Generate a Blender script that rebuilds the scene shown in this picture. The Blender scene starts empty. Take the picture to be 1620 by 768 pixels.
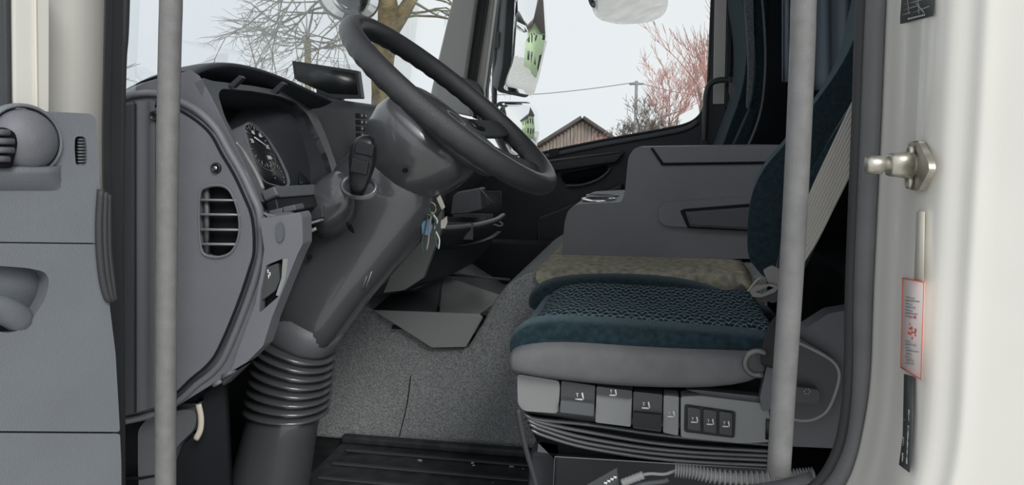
import bpy, bmesh, math, random
from mathutils import Vector as V, Matrix, noise
from mathutils.geometry import tessellate_polygon
random.seed(7)
D, C = bpy.data, bpy.context
col = C.scene.collection
PI = math.pi
# ------------------------------------------------------------------ camera
CZ = 2.1                       # camera height above the road
FPX, YAW, PIT = 1170.0, math.radians(11), math.radians(7.7)
cam_d = D.cameras.new('camera'); cam = D.objects.new('camera', cam_d); col.objects.link(cam)
cam_d.sensor_width = 36; cam_d.lens = FPX/1620*36; cam_d.clip_start = .02; cam_d.clip_end = 500
cam.location = (0, 0, CZ); cam.rotation_euler = (PI/2-PIT, 0, YAW)
C.scene.camera = cam
# ------------------------------------------------------------------ light
w = D.worlds.new('overcast_sky'); C.scene.world = w; w.use_nodes = True
wn, wl = w.node_tree.nodes, w.node_tree.links; wn.clear()
o_ = wn.new('ShaderNodeOutputWorld'); bg = wn.new('ShaderNodeBackground')
tc = wn.new('ShaderNodeTexCoord'); nz = wn.new('ShaderNodeTexNoise'); cr = wn.new('ShaderNodeValToRGB')
nz.inputs['Scale'].default_value = 1.6; nz.inputs['Detail'].default_value = 2
cr.color_ramp.elements[0].position = .3; cr.color_ramp.elements[0].color = (.67, .71, .79, 1)
cr.color_ramp.elements[1].position = .68; cr.color_ramp.elements[1].color = (.82, .83, .81, 1)
wl.new(tc.outputs['Generated'], nz.inputs['Vector']); wl.new(nz.outputs['Fac'], cr.inputs['Fac'])
wl.new(cr.outputs['Color'], bg.inputs['Color']); wl.new(bg.outputs[0], o_.inputs[0])
bg.inputs['Strength'].default_value = 1.05
sd = D.lights.new('sun', 'SUN'); sun = D.objects.new('sun', sd); col.objects.link(sun)
sd.energy = 1.75; sd.angle = math.radians(22); sd.color = (1, .985, .95)
sun.rotation_euler = (math.radians(52), 0, math.radians(38))
vs = C.scene.view_settings
vs.view_transform = 'Standard'; vs.look = 'None'; vs.gamma = 1; vs.use_curve_mapping = False; vs.exposure = 0.12
# ------------------------------------------------------------------ rays: pixel of the photograph + a plane -> point of the place
Fw = V((-math.sin(YAW)*math.cos(PIT), math.cos(YAW)*math.cos(PIT), -math.sin(PIT)))
Rt = V((math.cos(YAW), math.sin(YAW), 0)); Up = Rt.cross(Fw); CAM = V((0, 0, CZ))
def ray(px, py): return Fw + Rt*((px-810)/FPX) + Up*((384-py)/FPX)
def at(px, py, Y): d = ray(px, py); return CAM + d*(Y/d.y)
def atx(px, py, X): d = ray(px, py); return CAM + d*(X/d.x)
def atp(px, py, p0, n): d = ray(px, py); return CAM + d*((p0-CAM).dot(n)/d.dot(n))
def far(px, py, dist): return CAM + ray(px, py).normalized()*dist
# ------------------------------------------------------------------ materials
def mat(name, c, rough=.5, spec=.5, metal=0, bump=0, bscale=400, var=0, vscale=8, bdist=.001, coat=0, stretch=None):
    m = D.materials.new(name); m.use_nodes = True
    n, l = m.node_tree.nodes, m.node_tree.links; b = n['Principled BSDF']
    b.inputs['Base Color'].default_value = (*c, 1); b.inputs['Roughness'].default_value = rough
    b.inputs['Specular IOR Level'].default_value = spec; b.inputs['Metallic'].default_value = metal
    b.inputs['Coat Weight'].default_value = coat
    g = n.new('ShaderNodeNewGeometry'); src = g.outputs['Position']
    if stretch:
        mp = n.new('ShaderNodeVectorMath'); mp.operation = 'MULTIPLY'; mp.inputs[1].default_value = stretch
        l.new(src, mp.inputs[0]); src = mp.outputs[0]
    if var:
        t = n.new('ShaderNodeTexNoise'); t.inputs['Scale'].default_value = vscale; t.inputs['Detail'].default_value = 4
        l.new(src, t.inputs['Vector'])
        r = n.new('ShaderNodeValToRGB')
        r.color_ramp.elements[0].position = .3; r.color_ramp.elements[1].position = .7
        r.color_ramp.elements[0].color = (*[max(0, x*(1-var)) for x in c], 1)
        r.color_ramp.elements[1].color = (*[min(1, x*(1+var)) for x in c], 1)
        l.new(t.outputs['Fac'], r.inputs['Fac']); l.new(r.outputs['Color'], b.inputs['Base Color'])
    if bump:
        t2 = n.new('ShaderNodeTexNoise'); t2.inputs['Scale'].default_value = bscale; t2.inputs['Detail'].default_value = 2
        l.new(src, t2.inputs['Vector'])
        bp = n.new('ShaderNodeBump'); bp.inputs['Strength'].default_value = bump; bp.inputs['Distance'].default_value = bdist
        l.new(t2.outputs['Fac'], bp.inputs['Height']); l.new(bp.outputs[0], b.inputs['Normal'])
    return m
M = {}
M['cream'] = mat('cream_paint', (.67, .66, .615), .28, .5, var=.03, vscale=6, coat=.3)
M['door_grey'] = mat('door_trim_plastic', (.175, .19, .21), .5, .5, bump=.5, bscale=700, var=.06)
M['dash_grey'] = mat('grained_grey_plastic', (.16, .165, .185), .48, .5, bump=.5, bscale=700, var=.06)
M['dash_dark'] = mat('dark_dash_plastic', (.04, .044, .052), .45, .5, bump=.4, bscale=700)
M['dash_mid'] = mat('mid_dash_plastic', (.11, .118, .13), .45, .5, bump=.4, bscale=700)
M['black'] = mat('black_plastic', (.012, .013, .016), .4, .5)
M['matte'] = mat('matte_black', (.01, .011, .014), .8, .2)
M['rubber'] = mat('seal_rubber', (.045, .047, .05), .55, .4, bump=.3, bscale=300)
M['sealgrey'] = mat('grey_door_seal', (.15, .155, .16), .55, .4, bump=.4, bscale=200, var=.08, vscale=20)
M['tube'] = mat('handle_coating', (.20, .20, .20), .5, .5, bump=.6, bscale=900, var=.1, vscale=60)
M['column'] = mat('column_plastic', (.075, .078, .085), .3, .8, bump=.10, bscale=900, coat=.6)
M['leather'] = mat('wheel_rim_leather', (.04, .042, .046), .33, .5, bump=.7, bscale=1100)
M['hub'] = mat('hub_plastic', (.05, .053, .058), .36, .5, bump=.3, bscale=900)
M['console'] = mat('console_plastic', (.17, .175, .19), .5, .4, bump=.35, bscale=600, var=.05)
M['console_dark'] = mat('console_inset', (.09, .094, .105), .45, .4, bump=.35, bscale=600)  # darker plastic of the drawer panel and cup block
M['carpet'] = mat('grey_carpet', (.30, .315, .32), .95, .1, bump=1, bscale=420, var=.45, vscale=330, bdist=.003)
M['dusty'] = mat('dusty_tunnel_cover', (.42, .40, .31), .95, .1, bump=1, bscale=500, var=.35, vscale=60, bdist=.003)
M['mat'] = mat('rubber_floor_mat', (.028, .03, .034), .6, .4, bump=.6, bscale=120, var=.5, vscale=25)
M['velvet'] = mat('dark_teal_velvet', (.018, .032, .04), .9, .15, bump=.9, bscale=600, var=.35, vscale=120, bdist=.002)
M['velvet2'] = mat('teal_velvet', (.016, .033, .043), .9, .15, bump=.9, bscale=600, var=.4, vscale=90, bdist=.002)
M['vinyl'] = mat('grey_seat_cloth', (.14, .142, .148), .75, .25, bump=.4, bscale=900, var=.08, vscale=30)
M['knit'] = mat('grey_knit_strip', (.13, .15, .16), .9, .1, bump=1, bscale=500, var=.4, vscale=250)
M['webbing'] = mat('grey_belt_webbing', (.37, .36, .335), .7, .3, bump=.3, bscale=600)
M['webdark'] = mat('dark_belt_webbing', (.03, .03, .032), .8, .2, bump=.8, bscale=700)
M['steel'] = mat('zinc_steel', (.5, .48, .42), .42, .5, metal=.9, bump=.3, bscale=90, var=.25, vscale=60)
M['chrome'] = mat('bright_steel', (.7, .7, .7), .22, .5, metal=1)
M['dullsteel'] = mat('dull_steel', (.16, .16, .155), .4, .5, metal=.6, bump=.3, bscale=90)
for k_ in ('velvet', 'velvet2'):
    b_v = M[k_].node_tree.nodes['Principled BSDF']; b_v.inputs['Sheen Weight'].default_value = .35; b_v.inputs['Sheen Roughness'].default_value = .4; b_v.inputs['Sheen Tint'].default_value = (.55, .75, .85, 1)
M['seatbase'] = mat('seat_base_plastic', (.24, .25, .25), .45, .5, bump=.25, bscale=800)
M['seatdark'] = mat('seat_switch_plastic', (.06, .065, .07), .4, .5, bump=.25, bscale=800)
M['white'] = mat('white_print', (.75, .76, .76), .5)
M['bark'] = mat('lichen_bark', (.21, .165, .085), .9, .1, bump=1, bscale=30, var=.6, vscale=9, bdist=.02)
M['twig'] = mat('grey_twigs', (.20, .19, .15), .9, .1, var=.3)
M['twig2'] = mat('red_twigs', (.50, .29, .26), .9, .1, var=.3)
M['twig3'] = mat('brown_twigs', (.22, .19, .17), .9, .1, var=.3)
M['barn'] = mat('weathered_boards', (.30, .25, .22), .9, .1, var=.3, vscale=3, stretch=(4, 4, .5))
M['roof'] = mat('barn_roof_edge', (.12, .105, .10), .8, .2, var=.2)
M['green'] = mat('pale_green_render', (.52, .66, .42), .8, .2, var=.06)
M['ground'] = mat('wet_pale_gravel', (.48, .47, .45), .9, .2, bump=.6, bscale=20, var=.15, vscale=2)
M['mirror'] = mat('mirror_glass', (.92, .93, .93), .01, .5, metal=1)
M['mirrorhouse'] = mat('mirror_housing', (.10, .105, .11), .5, .5)
M['screen'] = mat('dark_screen', (.012, .015, .016), .3, .5)
M['curtain'] = mat('blue_grey_curtain', (.17, .21, .25), .9, .1, bump=.3, bscale=400)
M['gum'] = mat('yellowed_seam', (.74, .71, .62), .35, .5)
M['pinkpaper'] = mat('inspection_label', (.82, .72, .68), .5, .4)
M['red'] = mat('red_print', (.75, .12, .08), .5)
M['ink'] = mat('grey_blue_print', (.32, .36, .42), .6)
M['label_dark'] = mat('dark_label', (.05, .06, .06), .4)
M['bluetag'] = mat('blue_plastic_tag', (.14, .25, .38), .4)
M['bead'] = mat('green_cord', (.05, .09, .06), .7)
M['wall'] = mat('dark_cab_lining', (.03, .034, .04), .8, .2, bump=.3, bscale=300)
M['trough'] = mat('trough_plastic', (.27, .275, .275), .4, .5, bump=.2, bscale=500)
M['pillar'] = mat('light_pillar_trim', (.5, .5, .48), .6, .3, bump=.3, bscale=300)
M['ivory'] = mat('ivory_strap', (.55, .5, .42), .5)
def glassmat(name, tint, k):
    m = D.materials.new(name); m.use_nodes = True; n, l = m.node_tree.nodes, m.node_tree.links; n.clear()
    o = n.new('ShaderNodeOutputMaterial'); mx = n.new('ShaderNodeMixShader'); t = n.new('ShaderNodeBsdfTransparent'); g = n.new('ShaderNodeBsdfGlossy')
    t.inputs[0].default_value = (*tint, 1); g.inputs['Roughness'].default_value = .02
    fr = n.new('ShaderNodeFresnel'); fr.inputs[0].default_value = 1.3; ml = n.new('ShaderNodeMath'); ml.operation = 'MULTIPLY'; ml.inputs[1].default_value = k
    l.new(fr.outputs[0], ml.inputs[0]); l.new(ml.outputs[0], mx.inputs[0]); l.new(t.outputs[0], mx.inputs[1]); l.new(g.outputs[0], mx.inputs[2]); l.new(mx.outputs[0], o.inputs[0])
    return m
M['glass'] = glassmat('window_glass', (.97, .985, .985), .25)
def scallopmat():
    m = D.materials.new('teal_scallop_fabric'); m.use_nodes = True; n, l = m.node_tree.nodes, m.node_tree.links; b = n['Principled BSDF']
    b.inputs['Roughness'].default_value = .9; b.inputs['Specular IOR Level'].default_value = .1
    g = n.new('ShaderNodeNewGeometry'); s = n.new('ShaderNodeSeparateXYZ'); l.new(g.outputs['Position'], s.inputs[0])
    def mth(op, a, bb=None):
        q = n.new('ShaderNodeMath'); q.operation = op
        for i, x in enumerate((a, bb)):
            if x is None: continue
            if isinstance(x, (int, float)): q.inputs[i].default_value = x
            else: l.new(x, q.inputs[i])
        return q.outputs[0]
    def cells(off):                                  # rows of concentric stitched arcs
        u = mth('ADD', mth('MULTIPLY', s.outputs[0], 28.), off); v = mth('ADD', mth('MULTIPLY', s.outputs[1], 11.), off)
        fu = mth('SUBTRACT', mth('FRACT', mth('ADD', u, 20)), .5); fv = mth('FRACT', v)
        d = mth('SQRT', mth('ADD', mth('MULTIPLY', fu, fu), mth('MULTIPLY', fv, fv)))
        return mth('GREATER_THAN', mth('SINE', mth('MULTIPLY', d, 26.)), .88)
    f = mth('MAXIMUM', cells(0.), cells(.5))
    mx = n.new('ShaderNodeMix'); mx.data_type = 'RGBA'; mx.inputs[6].default_value = (.014, .034, .046, 1); mx.inputs[7].default_value = (.30, .38, .41, 1)
    l.new(mth('MULTIPLY', f, .8), mx.inputs[0]); l.new(mx.outputs[2], b.inputs['Base Color'])
    return m
M['scallop'] = scallopmat()
# ------------------------------------------------------------------ object helpers
WL = {}
def props(o, label=None, cat=None, group=None, kind=None):
    if label: o['label'] = label
    if cat: o['category'] = cat
    if group: o['group'] = group
    if kind: o['kind'] = kind
    return o
def thing(name, loc, label, cat, group=None):
    o = D.objects.new(name, None); o.empty_display_size = .05; col.objects.link(o); o.location = loc; WL[o.name] = V(loc)
    return props(o, label, cat, group)
def mk(name, verts, faces, m, parent=None, bevel=0, sub=0, smooth=True, seg=3, label=None, cat=None, group=None, kind=None, solid=0):
    verts = [V(v) for v in verts]
    lo = V([min(v[i] for v in verts) for i in range(3)]); hi = V([max(v[i] for v in verts) for i in range(3)])
    c = (lo+hi)/2
    me = D.meshes.new(name); me.from_pydata([v-c for v in verts], [], faces)
    bm = bmesh.new(); bm.from_mesh(me); bmesh.ops.recalc_face_normals(bm, faces=bm.faces); bm.to_mesh(me); bm.free()
    for p in me.polygons: p.use_smooth = smooth
    me.materials.append(M[m] if isinstance(m, str) else m)
    o = D.objects.new(name, me); col.objects.link(o)
    WL[o.name] = c.copy()
    if parent: o.parent = parent; o.location = c-WL[parent.name]
    else: o.location = c
    if solid:
        s = o.modifiers.new('solid', 'SOLIDIFY'); s.thickness = solid; s.offset = 0
    if bevel:
        b = o.modifiers.new('bevel', 'BEVEL'); b.width = bevel; b.segments = seg; b.limit_method = 'ANGLE'; b.angle_limit = math.radians(35)
        b.harden_normals = False
        wn_ = o.modifiers.new('wn', 'WEIGHTED_NORMAL'); wn_.keep_sharp = True
    if sub:
        s = o.modifiers.new('sub', 'SUBSURF'); s.levels = sub; s.render_levels = sub
    return props(o, label, cat, group, kind)
def rnd(pts, r, n=4):
    """round the corners of a polygon given in pixels"""
    out = []; L = len(pts)
    for i in range(L):
        p, a, b = V(pts[i]), V(pts[i-1]), V(pts[(i+1) % L])
        ra = min(r, (a-p).length*.45); rb = min(r, (b-p).length*.45)
        q0 = p+(a-p).normalized()*ra; q1 = p+(b-p).normalized()*rb
        for k in range(n+1):
            t = k/n; out.append(tuple((1-t)**2*q0+2*t*(1-t)*p+t*t*q1))
    return out
def spl(pts, n=6, closed=False):
    """Catmull-Rom through points"""
    P = [V(p) for p in pts]; L = len(P); out = []
    rng = range(L) if closed else range(L-1)
    for i in rng:
        a = P[i-1] if (closed or i > 0) else P[0]*2-P[1]
        b, c = P[i], P[(i+1) % L]
        d = P[(i+2) % L] if (closed or i+2 < L) else P[-1]*2-P[-2]
        for k in range(n):
            t = k/n
            out.append(.5*((2*b)+(c-a)*t+(2*a-5*b+4*c-d)*t*t+(3*b-a-3*c+d)*t**3))
    if not closed: out.append(P[-1])
    return out
def slab(name, loop, ext, m, parent=None, holes=(), **k):
    """flat or gently bent outline (3D points) with thickness ext, may have holes"""
    loops = [list(loop)]+[list(h) for h in holes]; flat = [p for l in loops for p in l]; n = len(flat)
    tris = tessellate_polygon(loops) if (holes or len(loop) > 4) else None
    ext = V(ext); vs_ = flat+[p+ext for p in flat]; fs = []
    if tris is None: fs += [tuple(range(n)), tuple(n+i for i in reversed(range(n)))]
    else:
        for t in tris: fs.append(tuple(t)); fs.append(tuple(n+i for i in reversed(t)))
    s = 0
    for l in loops:
        L = len(l)
        for i in range(L):
            a, b = s+i, s+(i+1) % L; fs.append((a, b, b+n, a+n))
        s += L
    return mk(name, vs_, fs, m, parent, **k)
def yp(name, pts, Y, th, m, parent=None, r=0, holes=(), ex=0, **k):
    """outline in pixels on the plane y=Y, thickness th away from the door"""
    if r: pts = rnd(pts, r)
    return slab(name, [at(x, y, Y) for x, y in pts], (ex, th, 0), m, parent, [[at(x, y, Y) for x, y in h] for h in holes], **k)
def pp(name, pts, p0, n, ext, m, parent=None, r=0, holes=(), **k):
    if r: pts = rnd(pts, r)
    return slab(name, [atp(x, y, p0, n) for x, y in pts], ext, m, parent, [[atp(x, y, p0, n) for x, y in h] for h in holes], **k)
def tubev(pts, r, n=10, caps=True, sy=1, up=None):
    pts = [V(p) for p in pts]; vs_, fs = [], []; L = len(pts); ref = up or V((0, 0, 1)); pu = None
    for i, p in enumerate(pts):
        t = (pts[min(i+1, L-1)]-pts[max(i-1, 0)]).normalized()
        if pu is None:
            a = ref if abs(t.dot(ref)) < .95 else V((1, 0, 0)); u = (a-t*a.dot(t)).normalized()
        else: u = (pu-t*pu.dot(t)).normalized()
        pu = u; v = t.cross(u); rr = r[i] if isinstance(r, (list, tuple)) else r
        for k in range(n):
            a = 2*PI*k/n; vs_.append(p+u*math.cos(a)*rr*sy+v*math.sin(a)*rr)
    for i in range(L-1):
        for k in range(n):
            a, b = i*n+k, i*n+(k+1) % n; fs.append((a, b, b+n, a+n))
    if caps: fs += [tuple(reversed(range(n))), tuple((L-1)*n+k for k in range(n))]
    return vs_, fs
def tube(name, pts, r, m, parent=None, n=10, sy=1, up=None, caps=True, **k):
    a, b = tubev(pts, r, n, caps, sy, up); return mk(name, a, b, m, parent, **k)
def join(parts):
    vs_, fs = [], []
    for a, b in parts:
        s = len(vs_); vs_ += [V(x) for x in a]; fs += [tuple(i+s for i in f) for f in b]
    return vs_, fs
def boxv(c, h, ax=None):
    c = V(c); ax = ax or (V((1, 0, 0)), V((0, 1, 0)), V((0, 0, 1)))
    vs_ = [c+ax[0]*h[0]*i+ax[1]*h[1]*j+ax[2]*h[2]*k for i in (-1, 1) for j in (-1, 1) for k in (-1, 1)]
    return vs_, [(0, 1, 3, 2), (4, 6, 7, 5), (0, 4, 5, 1), (2, 3, 7, 6), (0, 2, 6, 4), (1, 5, 7, 3)]
def box(name, lo, hi, m, parent=None, **k):
    lo, hi = V(lo), V(hi); a, b = boxv((lo+hi)/2, (hi-lo)/2); return mk(name, a, b, m, parent, **k)
def gridf(rows):
    n = len(rows[0]); return [p for r in rows for p in r], [(i*n+j, i*n+j+1, (i+1)*n+j+1, (i+1)*n+j) for i in range(len(rows)-1) for j in range(n-1)]
def grid(name, rows, m, parent=None, **k):
    a, b = gridf(rows); return mk(name, a, b, m, parent, **k)
def rings(rs, caps=True):
    n = len(rs[0]); vs_ = [p for r in rs for p in r]
    fs = [(i*n+j, i*n+(j+1) % n, (i+1)*n+(j+1) % n, (i+1)*n+j) for i in range(len(rs)-1) for j in range(n)]
    if caps: fs += [tuple(reversed(range(n))), tuple((len(rs)-1)*n+j for j in range(n))]
    return vs_, fs
def loft(name, rs, m, parent=None, caps=True, **k):
    a, b = rings(rs, caps); return mk(name, a, b, m, parent, **k)
def rsec(c, u, v, a, b, e=2.6, n=28):
    """superellipse ring"""
    out = []
    for k in range(n):
        t = 2*PI*k/n; x, y = math.cos(t), math.sin(t)
        out.append(c+u*a*math.copysign(abs(x)**(2/e), x)+v*b*math.copysign(abs(y)**(2/e), y))
    return out
EX, EY, EZ = V((1, 0, 0)), V((0, 1, 0)), V((0, 0, 1))
def z(v): return CZ+v
# ================================================================== SETTING
box('ground', (-60, -30, -.1), (60, 90, 0), 'ground', kind='structure')
FL = z(-.75)
box('floor', (-1.1, .90, FL-.05), (1.2, 3.0, FL), 'mat', kind='structure')
box('ceiling', (-.9, .86, z(1.1)), (1.25, 3.05, z(1.14)), 'console', kind='structure')
box('wall_rear', (1.2, .9, FL), (1.25, 3.05, z(1.1)), 'wall', kind='structure')
box('wall_front', (-1.02, .95, FL), (-.97, 2.9, z(.0)), 'wall', kind='structure')
# near body side right of the door opening: jamb and outer skin, swept along the opening's edge
edge = [(1424, -480), (1402, 0), (1394, 200), (1382, 450), (1376, 600), (1362, 690), (1349, 740), (1336, 768), (1318, 800), (1280, 840)]
E3 = [at(x, y, .93) for x, y in edge]; top = E3[0].copy(); top.z = z(1.12); top.x += .008
E3 = spl([top]+E3, 5)
prof = [(0, .955), (0, .93), (.0035, .922), (.005, .905), (.0055, .885), (.008, .872), (.0075, .85), (.0065, .82), (.008, .80), (.013, .787), (.019, .780), (.03, .779), (.036, .775), (.040, .769), (.046, .768), (.052, .774), (.060, .776), (.1, .775), (.3, .772), (.95, .772)]
rows = [[V((e.x+s, y, e.z)) for s, y in prof] for e in E3]
grid('wall_left', rows, 'cream', kind='structure', sub=1)
# seals of the driver's doorway
def strip_along(name, La, Lb, Ya, Yb, m, th=.012, **k):
    A = spl([at(x, y, Ya) for x, y in La], 5); B = spl([at(x, y, Yb) for x, y in Lb], 5); R = []
    for a, b in zip(A, B):
        d = b-a; bul = V((0, -.006, 0))
        R.append([a+V((0, th, 0)), a, a+d*.12+bul, a+d*.5+bul*1.1, a+d*.85+bul, b, b+V((0, th, 0))])
    return grid(name, R, m, kind='structure', **k)
sl = [(1394, -480), (1370, 0), (1362, 200), (1352, 450), (1350, 600), (1341, 690), (1323, 740), (1303, 768), (1270, 800)]
sr = [(1424, -480), (1402, 0), (1394, 200), (1382, 450), (1376, 600), (1362, 690), (1349, 740), (1336, 768), (1315, 800)]
strip_along('trim_1', sl, sr, .94, .932, 'sealgrey')
tube('trim_2', spl([at(x, y, .95) for x, y in [(1388, -480), (1364, 0), (1357, 200), (1347, 450), (1344, 600), (1333, 690), (1314, 740), (1292, 768), (1255, 800)]], 6), .0075, 'rubber', kind='structure', n=12)
strip_along('trim_3', [(176, -480), (168, 0), (166, 100), (164, 250), (170, 400), (178, 600), (180, 830)], [(193, -480), (185, 0), (183, 100), (181, 250), (183, 400), (187, 600), (188, 830)], .90, .925, 'rubber')
tube('trim_4', spl([at(x, y, .95) for x, y in [(205, -480), (196, 0), (191, 100), (188, 250), (187, 400), (189, 600), (190, 830)]], 6), .0078, 'rubber', kind='structure', n=12)
# door sill
box('wall_left_kick', (-1.0, 1.06, FL), (-.69, 1.075, z(-.25)), 'matte', kind='structure')
box('trim_5', (-.75, .86, FL-.06), (.30, .898, FL+.0), 'matte', kind='structure')
# near A pillar: painted jamb
le = spl([at(x, y, .93) for x, y in [(176, -480), (168, 0), (166, 100), (163, 250), (168, 400), (176, 600), (180, 830)]], 4)
jp = [(-.004, .945), (-.002, .93), (-.003, .90), (-.004, .875), (-.010, .868), (-.011, .84), (-.006, .822), (-.012, .80), (-.022, .782), (-.05, .776), (-.09, .776), (-.3, .80)]
grid('trim_6', [[V((e.x+dx, y, e.z)) for dx, y in jp] for e in le], 'cream', kind='structure')
# far A pillar, door frame rubber
def pil(name, a, b, Y, m, th=.05):
    yp(name, a+b[::-1], Y, th, m, kind='structure', bevel=.008)
pil('trim_7', [(722, -80), (715, 0), (690, 105), (676, 170)], [(757, -80), (753, 0), (736, 120), (746, 185)], 2.82, 'pillar')
pil('trim_8', [(756, -80), (752, 0), (735, 125), (745, 185)], [(774, -80), (770, 0), (750, 130), (755, 190)], 2.86, 'rubber')
pil('trim_9', [(772, -80), (769, 0), (749, 135), (755, 190)], [(786, -80), (783, 0), (765, 140), (764, 200)], 2.90, 'cream')
pil('trim_10', [(784, -80), (781, 0), (763, 135), (764, 200)], [(791, -80), (787, 0), (770, 140), (769, 210)], 2.94, 'black')
# glass
wcurve = [(-.80, 1.02), (-.92, 1.08), (-.985, 1.25), (-1.0, 1.6), (-1.0, 2.2), (-.985, 2.55), (-.93, 2.75), (-.84, 2.84)]
wc = spl([V((x, y, 0)) for x, y in wcurve], 4)
grid('window_1', [[V((p.x+.12*t, p.y, z(-.02+.9*t))) for p in wc] for t in (0, .25, .5, .75, 1)], 'glass', kind='structure', solid=.005)
grid('wall_header', [[V((p.x+.12+.02*t, p.y, z(.86+.26*t))) for p in wc] for t in (0, 1)], 'wall', kind='structure', solid=.03)
D.objects['wall_header'].name = 'wall_front_header'
yp('window_2', [(770, 280), (770, 160), (788, -80), (1136, -80), (1124, 180), (1110, 215), (860, 280)], 2.99, .005, 'glass', kind='structure')
box('wall_right', (.25, 2.95, FL), (1.25, 3.02, z(1.12)), 'wall', kind='structure')
box('trim_12', (-.9, 2.95, z(.62)), (.3, 3.02, z(1.12)), 'wall', kind='structure')

# ================================================================== OPEN DRIVER DOOR
dp0 = V((-.67, .83, CZ)); dn = V((.94, -.35, 0)).normalized(); dt = V((-.35, -.94, 0)).normalized(); din = -dn
door = thing('truck_door', (dp0.x-.04, dp0.y-.1, z(-.75)), 'opened driver door seen at the left edge, cream window frame above a grey trim panel', 'truck door')
def dpts(pts): return [atp(x, y, dp0, dn) for x, y in pts]
up_trim = [(-420, 200), (0, 192), (20, 180), (45, 175), (145, 180), (153, 190), (158, 290), (166, 385), (-420, 378)]
pp('upper_trim', rnd(up_trim, 8), dp0, dn, din*.05, 'door_grey', door, bevel=.006, holes=[
    rnd([(119, 216), (135, 216), (138, 232), (138, 262), (120, 262), (118, 235)], 6)])
pp('middle_trim', rnd([(-420, 380), (166, 387), (172, 470), (183, 560), (190, 684), (-420, 680)], 5), dp0, dn, din*.05, 'door_grey', door, bevel=.004,
   holes=[rnd([(-50, 418), (40, 424), (72, 430), (79, 447), (72, 475), (45, 515), (20, 528), (-50, 520)], 12)])
pp('lower_trim', rnd([(-420, 683), (190, 687), (192, 730), (193, 830), (-420, 830)], 4), dp0, dn, din*.05, 'door_grey', door, bevel=.004)
# handle recess dish and grab
rc = rnd([(-52, 416), (40, 422), (74, 428), (81, 447), (74, 476), (46, 517), (20, 530), (-52, 522)], 12)
pp('handle_recess', rc, dp0+din*.022, dn, din*.01, 'door_grey', door)
g = [atp(x, y, dp0+din*d, dn) for x, y, d in [(-50, 490, -.004), (-10, 488, .0), (15, 496, .004), (32, 508, .012), (38, 515, .02)]]
tube('door_pull', spl(g, 4), [.016]*12+[.014, .013, .012, .011, .010], 'door_grey', door, n=12, sy=1)
# slot with ribbed insert
pp('demister_slot', [(116, 212), (140, 212), (140, 266), (116, 266)], dp0+din*.012, dn, din*.01, 'matte', door)
bx = []
for i in range(9):
    p = atp(129, 221+i*5, dp0+din*.006, dn); bx.append(boxv(p, (.005, .003, .0012), (dt, dn, EZ)))
mk('slot_grille', *join(bx), 'dash_mid', door, kind='stuff')
# round vent: ring, ball, louvres
vc = atp(38, 222, dp0, dn); vr = (atp(94, 222, dp0, dn)-vc).length*.98
def ringpts(c, u, v, r, n=40, a0=0, a1=2*PI, w=None): return [c+u*r*math.cos(a0+(a1-a0)*k/n)+v*r*math.sin(a0+(a1-a0)*k/n) for k in range(n+(0 if a1-a0 > 6.2 else 1))]
vu = -dt
rs = [ringpts(vc+dn*h, vu, EZ, vr*s) for s, h in ((1.10, -.006), (1.09, .002), (1.04, .006), (.98, .005), (.95, -.004))]
loft('vent_surround', rs, 'door_grey', door, caps=False)
rs = [ringpts(vc+dn*h, vu, EZ, vr*s) for s, h in ((.94, -.006), (.93, .001), (.87, .009), (.70, .017), (.45, .022), (.2, .025), (.02, .026))]
ball = loft('vent_ball', rs, 'dash_grey', door)
mk('vent_gap', *rings([ringpts(vc+dn*.0035, vu, EZ, vr*s) for s in (.95, .955, 1.0)], False), 'matte', door)
for i in range(4):
    a, b = atp(-20, 209+i*14, dp0-din*.028, dn), atp(17+(5 if i in (1, 2) else -2), 210+i*14, dp0-din*.023, dn)
    tube('vent_louvre', [a, b], .0022, 'dash_grey', ball, n=6, sy=1.6)
lg = []
for y_, o1 in ((262, -.002), (264, .014), (268, .018), (276, .017), (292, .007), (304, .0), (306, -.004)):
    lg.append([atp(x_, y_+(x_ < -100)*0, dp0-din*(o1*f1-.001), dn) for x_, f1 in ((-420, 1), (-60, 1), (30, 1), (74, .95), (86, .7), (94, .3), (99, -.2))])
grid('vent_ledge', lg, 'door_grey', door)
pp('vent_mouth', rnd([(-40, 200), (10, 202), (24, 210), (28, 226), (20, 266), (-40, 268)], 6), dp0-din*.0225, dn, din*.004, 'matte', ball)
# painted window frame of the door
pp('window_frame', [(17, -60), (80, -60), (80, 190), (22, 200), (18, 150)], dp0+din*.03, dn, din*.03, 'cream', door, bevel=.006)
pp('frame_fold', [(54, -60), (58, -60), (61, 190), (57, 190)], dp0+din*.027, dn, din*.004, 'gum', door, bevel=.001)
pp('frame_seal', [(4, -60), (18, -60), (21, 190), (8, 190)], dp0+din*.028, dn, din*.03, 'rubber', door, bevel=.003)
pp('window_glass', [(-420, -60), (8, -60), (10, 200), (-420, 200)], dp0+din*.05, dn, din*.005, 'glass', door)
# rubber loom gaiter by the hinge
for k, (dx, r) in enumerate(((0, .0045), (8, .0045), (15, .0035))):
    pts = [(160+dx*.8, 300+k*4), (157+dx, 350), (158+dx, 400), (163+dx, 445), (171+dx*.7, 473), (177+dx*.4, 470)]
    tube('loom_gaiter', spl([atp(x, y, dp0-din*.004, dn) for x, y in pts], 5), r, 'rubber', door, n=8)

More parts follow.
